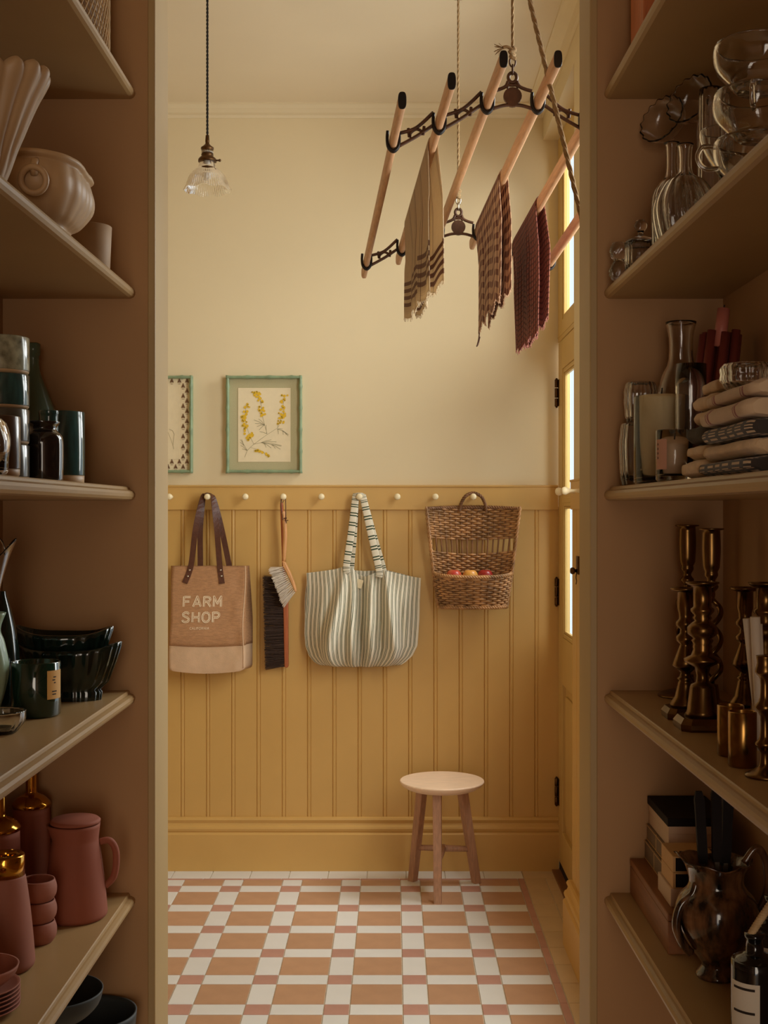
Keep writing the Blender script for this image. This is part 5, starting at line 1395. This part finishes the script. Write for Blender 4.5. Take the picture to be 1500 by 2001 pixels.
def folded(name, label, loc, lx, ly, th, m, seed, roll=False):
    rg_ = random.Random(seed)
    t_ = thing(name, label, 'towel', loc, 'folded tea towels')
    # folded cloth: round fold facing the aisle (-x), layers showing on the near end
    def ringy(v, k):
        pts = []; n = 36
        wob = 0.0015*math.sin(v*9+seed)
        for i in range(n):
            a = 2*PI*i/n; c, s = math.cos(a), math.sin(a)
            x = lx/2*math.copysign(abs(c)**0.45, c); z = th/2*math.copysign(abs(s)**0.7, s)
            lay = 0.0012*math.sin(7*a+seed)
            pts.append((x*k+lx/2+wob, -ly/2+ly*v, th/2+(z+lay*abs(c))*k))
        return pts
    ringsA = [ringy(0, 0.86), ringy(0.02, 0.98)]+[ringy(v/10, 1) for v in range(1, 10)]+[ringy(0.98, 0.98), ringy(1, 0.86)]
    n = 36; mb = MB(); vs = [p for r in ringsA for p in r]; fs = []; uvs = []
    for i in range(len(ringsA)-1):
        for k in range(n):
            k2 = (k+1) % n
            fs.append((i*n+k, i*n+k2, (i+1)*n+k2, (i+1)*n+k))
            u0, u1 = i/(len(ringsA)-1)*ly, (i+1)/(len(ringsA)-1)*ly; v0, v1 = k/n*2*(lx+th), (k+1)/n*2*(lx+th)
            uvs.append([(u0, v0), (u0, v1), (u1, v1), (u1, v0)])
    mb.add(vs, fs, True, uvs); mb.add(ringsA[0], [tuple(range(n-1, -1, -1))]); mb.add(ringsA[-1], [tuple(range(n))])
    mb.build('cloth', m, t_)
    return t_
pile = [('towel_cream', 'plain cream folded tea towel lowest in its pile'), ('towel_cream', 'plain cream folded tea towel second from the bottom'),
        ('towel_dark', 'charcoal folded tea towel in the middle of the pile'), ('towel_cream', 'plain cream folded tea towel resting on the charcoal one'),
        ('towel_cream', 'plain cream folded tea towel second from the top'), ('towel_cream', 'plain cream folded tea towel topmost in its pile')]
zc = z3
for k, (m, lb) in enumerate(pile):
    th = (0.024, 0.019, 0.024, 0.018, 0.019, 0.019)[k]
    folded('folded_towel', lb, (xfr(1.52)+0.012+0.005*(k % 2)+0.004*k, 1.515+0.004*math.sin(k*2), zc), 0.115, 0.085, th, m, k); zc += th-0.0002
pile = [('tea_check', 'cream folded towel with dark checks lowest in its pile'), ('towel_cream', 'cream folded towel over the dark checked one'), ('tea_check', 'black checked folded towel third from the bottom'),
        ('tea_red', 'cream folded towel with red stripes'), ('tea_red', 'cream folded towel with faint red stripes under the crystal bowl')]
zc = z3
for k, (m, lb) in enumerate(pile):
    th = (0.018, 0.020, 0.019, 0.022, 0.019)[k]
    folded('folded_towel', lb, (xfr(1.36)+0.008+0.003*((k*2) % 3), 1.36+0.004*math.sin(k*3), zc), 0.125, 0.20, th, m, 20+k); zc += th-0.0002
single(MB().lathe(hollow([(0.018,0),(0.024,0.003),(0.0285,0.012),(0.0285,0.024),(0.0255,0.030)], 0.0035, 0.005), 96, star(10)), 'crystal_bowl', 'glass_cut', (*XY(1458, Y=1.40), zc), 'small cut crystal bowl on the pile of folded towels', 'bowl')
# ---- right, fourth shelf: brass candlesticks
z4 = ZT[3]
def square_base(mb, half, z0, z1, cut=0.3, top=0.8):
    def sq(h_, z): 
        c_ = h_*cut
        return [(h_,-h_+c_,z),(h_,h_-c_,z),(h_-c_,h_,z),(-h_+c_,h_,z),(-h_,h_-c_,z),(-h_,-h_+c_,z),(-h_+c_,-h_,z),(h_-c_,-h_,z)]
    mb.loft([sq(half*0.97, z0), sq(half, z0+0.003), sq(half, z0+(z1-z0)*0.55), sq(half*top, z1)], smooth=False)
def spiral_stick(loc, h, rb_, label):
    c = thing('candlestick', label, 'candlestick', loc, 'brass candlesticks')
    MB().lathe([(0,0)]+smooth_prof([(rb_,0),(rb_,0.003),(rb_*0.75,0.008),(rb_*0.4,0.012),(0.012,0.022),(0.010,0.034)], 3)+[(0,0.036)], 40).build('base', 'antique_brass', c)
    sp_ = MB()
    z0, z1 = 0.030, h-0.092
    for ph in (0, PI):
        pts = []
        for i in range(71):
            f = i/70; a = ph+0.6+f*2*PI*1.75; r = 0.0125*min(1, 6*f, 6*(1-f))+0.001
            pts.append((r*math.cos(a), r*math.sin(a), z0+(z1-z0)*f))
        sp_.tube(pts, 0.0044, 8)
    sp_.build('twisted_stem', 'antique_brass', c)
    MB().lathe([(0,z1-0.004)]+smooth_prof([(0.005,z1-0.002),(0.011,z1+0.006),(0.006,z1+0.014),(0.010,z1+0.022),(0.0095,z1+0.028)], 3)+smooth_prof([(0.0125,h-0.058),(0.0140,h-0.03),(0.0130,h-0.003)], 3)+[(0.0185,h-0.002),(0.0185,h),(0.011,h),(0.010,h-0.02),(0,h-0.02)], 32).build('socket', 'antique_brass', c)
def baluster(loc, h, half, kind, label):
    c = thing('candlestick', label, 'candlestick', loc, 'brass candlesticks')
    b_ = MB(); square_base(b_, half, 0, h*0.085, 0.32, 0.85); b_.build('base', 'antique_brass', c)
    k = h
    if kind == 0:     # bell and rings
        pr_ = [(half*0.70,.085),(half*0.72,.11),(half*0.50,.16),(0.011/k*k,.25),(0.0105,.27),(0.0085,.285),(0.012,.30),(0.0085,.315),(0.007,.345),(0.0145,.385),(0.0185,.40),(0.0155,.45),(0.0085,.55),(0.0075,.565),(0.0125,.59),(0.0135,.62),(0.008,.65),(0.0075,.68),(0.0135,.71),(0.0135,.735),(0.009,.76),(0.0095,.80),(0.0115,.84),(0.0115,.965),(0.0145,.972),(0.021,.985),(0.0212,1.0)]
    else:
        pr_ = [(half*0.72,.085),(half*0.60,.12),(0.0165,.28),(0.015,.30),(0.0088,.315),(0.0078,.36),(0.0105,.42),(0.0235,.455),(0.0245,.475),(0.0150,.50),(0.0120,.54),(0.0130,.56),(0.0118,.575),(0.0145,.60),(0.0120,.615),(0.0195,.645),(0.0200,.69),(0.0155,.715),(0.0100,.735),(0.0125,.755),(0.0105,.77),(0.0155,.80),(0.0155,.815),(0.0118,.83),(0.0122,.965),(0.019,.98),(0.022,.992),(0.022,1.0)]
    pts = [(0, pr_[0][1]*k)]+[(r, z*k) for r, z in pr_]+[(0.0095, k), (0.009, k-0.03), (0, k-0.03)]
    MB().lathe(pts, 36).build('stem', 'antique_brass', c)
spiral_stick((*XY(1342, Y=1.935), z4), 0.268, 0.045, 'tall brass candlestick with open twisted stem by the pantry end wall')
spiral_stick((*XY(1389, Y=1.825), z4), 0.264, 0.034, 'tall brass candlestick with open twisted stem behind the baluster candlesticks')
baluster((*XY(1339, Y=1.735), z4), 0.182, 0.030, 0, 'brass candlestick with bell shaped stem beside the heavy baluster one')
baluster((*XY(1372, Y=1.648), z4), 0.195, 0.034, 1, 'heavy brass baluster candlestick on a cut corner square base')
baluster((*XY(1455, Y=1.745), z4), 0.182, 0.030, 0, 'brass candlestick with bell shaped stem close to the side wall')
baluster((*XY(1495, Y=1.615), z4), 0.196, 0.032, 1, 'brass baluster candlestick behind the white tapers')
wt = thing('candle_bundle', 'loose bunch of white taper candles fanned out', 'candles', (*XY(1486, Y=1.51), z4))
for k, (dx, dy, tx, ty, hh) in enumerate(((0,0,-0.016,0.0,0.158), (0.006,0.010,-0.006,0.004,0.150), (0.010,-0.006,0.008,-0.006,0.155), (-0.004,-0.012,-0.010,-0.012,0.162), (0.014,0.006,0.018,0.004,0.150))):
    MB().tube([(dx,dy,0),(dx+tx*0.5,dy+ty*0.5,hh*0.5),(dx+tx,dy+ty,hh)], [0.0045,0.0055,0.0062], 12).build('taper', 'wax_white', wt)
for (pxx, Y, r, hh, lb) in ((1427, 1.465, 0.0155, 0.060, 'plain brass cup behind another brass cup'), (1450, 1.402, 0.0158, 0.0625, 'plain brass cup with bright polished side')):
    single(MB().lathe(cyl(r, hh, 0.0015, 0.003, 0.0015), 40), 'brass_cup', 'brass', (*XY(pxx, Y=Y), z4), lb, 'cup', 'brass cups')
bs_ = [(0,0)]+smooth_prof([(0.020,0),(0.021,0.003),(0.009,0.010),(0.0055,0.016),(0.0055,0.028),(0.0105,0.036),(0.0055,0.044),(0.0052,0.066),(0.0110,0.076),(0.0055,0.086),(0.0052,0.106),(0.0105,0.114),(0.0085,0.124),(0.0095,0.132)], 3)+[(0,0.132)]
single(MB().lathe(bs_, 32), 'candlestick', 'antique_brass', (*XY(1494, Y=1.345), z4), 'slim beaded brass candlestick beside the brass cups', 'candlestick', 'brass candlesticks')
# ---- right, fifth shelf
z5 = ZT[4]
wx = thing('wooden_box', 'long low reddish wooden box under the cardboard boxes', 'box', (0.442, 1.857, z5))
MB().box(-0.062, 0.062, -0.138, 0.138, 0, 0.046).build('body', 'wood_box', wx, bevel=0.0015)
MB().box(-0.0625, 0.0625, -0.1385, 0.1385, 0.0465, 0.057).build('lid', 'wood_box', wx, bevel=0.0015)
zt_ = z5+0.057
def drawer_box(loc, lx, ly, h, m, label, gilt_=True, lidm=None):
    d = thing('card_box', label, 'box', loc, 'boxes stacked on the wooden box')
    MB().box(-lx/2, lx/2, -ly/2, ly/2, 0, h).build('body', m, d, bevel=0.001)
    if gilt_:
        g = MB(); e = 0.0008
        for z in (0.001, h-0.0025): g.box(-lx/2-e, lx/2+e, -ly/2-e, ly/2+e, z, z+0.0015)
        g.box(-lx/2-e, -lx/2+0.001, -0.001, 0.001, 0, h); g.box(-lx/2-e, -lx/2+0.001, -ly/2-e, -ly/2+0.002, 0, h)
        g.build('edging', 'gilt', d)
    if lidm: MB().box(-lx/2-0.0015, lx/2+0.0015, -ly/2-0.0015, ly/2+0.0015, h-0.012, h+0.0006).build('lid', lidm, d, bevel=0.001)
    return d
zz = zt_
drawer_box((0.452, 1.925, zz), 0.096, 0.146, 0.030, 'card_grey', 'grey card box with gilt edging lowest on the wooden box'); zz += 0.0302
drawer_box((0.453, 1.924, zz), 0.092, 0.142, 0.026, 'card_grey', 'grey card box with gilt edging second in the stack'); zz += 0.0262
drawer_box((0.454, 1.922, zz), 0.088, 0.140, 0.020, 'card_cream', 'cream card box under the black lidded one', False); zz += 0.0202
drawer_box((0.454, 1.920, zz), 0.090, 0.146, 0.024, 'card_cream', 'cream card box with black lid topmost in the stack', False, 'card_black')
zz = zt_
drawer_box((0.424, 1.790, zz), 0.068, 0.085, 0.026, 'card_cream', 'white card box under the small tan printed boxes', False); zz += 0.0262
for k, lb in enumerate(('small tan box with dark printed front, lower of two', 'small tan box with dark printed front, upper of two')):
    d = drawer_box((0.424, 1.785, zz), 0.062, 0.075, 0.0225, 'card_tan', lb, False)
    MB().box(-0.027, 0.031, -0.0383, -0.0372, 0.002, 0.0205).build('printed_front', 'card_black', d)
    pm = MB()
    for q_ in range(6): pm.box(-0.024+q_*0.008, -0.019+q_*0.008, -0.02+0.004*(q_ % 2), -0.010, 0.0225, 0.0229)
    if k: pm.build('printed_letters', 'ink', d)
    zz += 0.0228
ew = thing('ewer', 'dark brown tortoiseshell glazed ewer with wide spout', 'ewer', (*XY(1400, Y=1.640), z5))
def ewer_mod(th, r, z):
    k = max(0, (z-0.115)/0.045)
    sp_ = max(0, -math.cos(th))**2; return r*(1+0.20*k*sp_), z+0.005*k*sp_-0.006*k*abs(math.sin(th))+0.002*k*math.cos(6*th)
o_ = smooth_prof([(0.026,0),(0.028,0.004),(0.022,0.012),(0.020,0.018),(0.030,0.032),(0.049,0.062),(0.0545,0.085),(0.049,0.105),(0.038,0.118),(0.0345,0.128),(0.038,0.146),(0.046,0.158)], 4)
MB().lathe([(0,0)]+o_+[(max(0.002, r-0.003), z) for r, z in o_[::-1] if z > 0.03]+[(0,0.03)], 56, ewer_mod).build('body', 'tortoise', ew)
MB().tube(smooth_path([(0.036,0,0.150),(0.052,0.0,0.170),(0.064,0.0,0.155),(0.067,0,0.120),(0.060,0,0.095),(0.048,0,0.082)], 6), 0.005, 10).build('handle', 'tortoise', ew)
MB().tube(smooth_path([(-0.030,-0.012,0.128),(-0.036,-0.014,0.112),(-0.052,-0.016,0.098),(-0.057,-0.016,0.072),(-0.048,-0.014,0.048),(-0.036,-0.012,0.034)], 6), [0.003]+[0.006]*29+[0.003], 10).build('side_strap', 'tortoise', ew)
for k, (dx, dy, tx, ty, hh) in enumerate(((-0.010,0.004,-0.012,0.004,0.236), (0.000,-0.006,-0.002,0.002,0.247), (0.009,0.004,0.008,0.004,0.238), (0.004,0.010,0.016,0.004,0.228))):
    X, Y = XY(1400, Y=1.640)
    kn = thing('utensil', ('dark flat handled utensil leaning to the spout of the ewer', 'dark flat handled utensil with the highest tip in the ewer', 'dark flat handled utensil next to the highest one', 'dark flat handled utensil leaning to the handle of the ewer')[k], 'utensil', (X+dx, Y+dy, z5+0.031), 'utensils in the ewer')
    def rg4(f, w_, d_): return [(tx*f-w_, ty*f-d_, hh*f*0.9), (tx*f+w_, ty*f-d_, hh*f*0.9), (tx*f+w_, ty*f+d_, hh*f*0.9), (tx*f-w_, ty*f+d_, hh*f*0.9)]
    MB().loft([rg4(0, 0.003, 0.0015), rg4(0.55, 0.003, 0.0015)], smooth=False).build('blade', 'steel', kn)
    MB().loft([rg4(0.55, 0.005, 0.003), rg4(0.6, 0.0062, 0.0035), rg4(0.95, 0.0065, 0.0035), rg4(1.0, 0.004, 0.0025)], smooth=False).build('handle', 'card_black', kn)
def dark_bottle(pxx, Y, hh, r, label):
    d = thing('bottle', label, 'bottle', (*XY(pxx, Y=Y), z5), 'black labelled bottles')
    MB().lathe([(0,0)]+smooth_prof([(r-0.003,0),(r,0.003),(r,hh*0.70),(r*0.9,hh*0.78),(0.010,hh*0.84)], 3)+[(0.0098,hh*0.96),(0.0115,hh*0.965),(0.0115,hh),(0,hh)], 40).build('body', 'bottle_black', d)
    lb_ = lab(None, PI+0.1, PI+1.5, hh*0.05, hh*0.62, r, 'label_white', 'label', d)
    ik = MB()
    for z0 in (0.20, 0.36, 0.56): ik.grid(lambda u, v: ((r+0.0007)*math.cos(PI+0.3+u), (r+0.0007)*math.sin(PI+0.3+u), hh*(z0+0.022*v)), 8, 1)
    ik.build('label_print', 'ink', lb_)['kind'] = 'stuff'
dark_bottle(1474, 1.42, 0.132, 0.0265, 'black bottle with white label near the shelf edge')
dark_bottle(1512, 1.50, 0.150, 0.024, 'black bottle with white label behind a similar one')
X, Y = XY(1474, Y=1.42)
tw = MB()
a0, a1 = Vector((X-0.004, Y, z5+0.1315)), Vector(P(1514, 1752, 1.42))
for ph in (0, PI):
    tw.tube([a0.lerp(a1, i/60)+Vector((math.cos(ph+i*0.8), math.sin(ph+i*0.8), 0))*0.0024 for i in range(61)], 0.0028, 6)
tag(tw.build('twisted_taper', 'twine', loc=tuple(a0), world=True), 'beige spiral twisted taper candle leaning in the black bottle neck', 'candle')
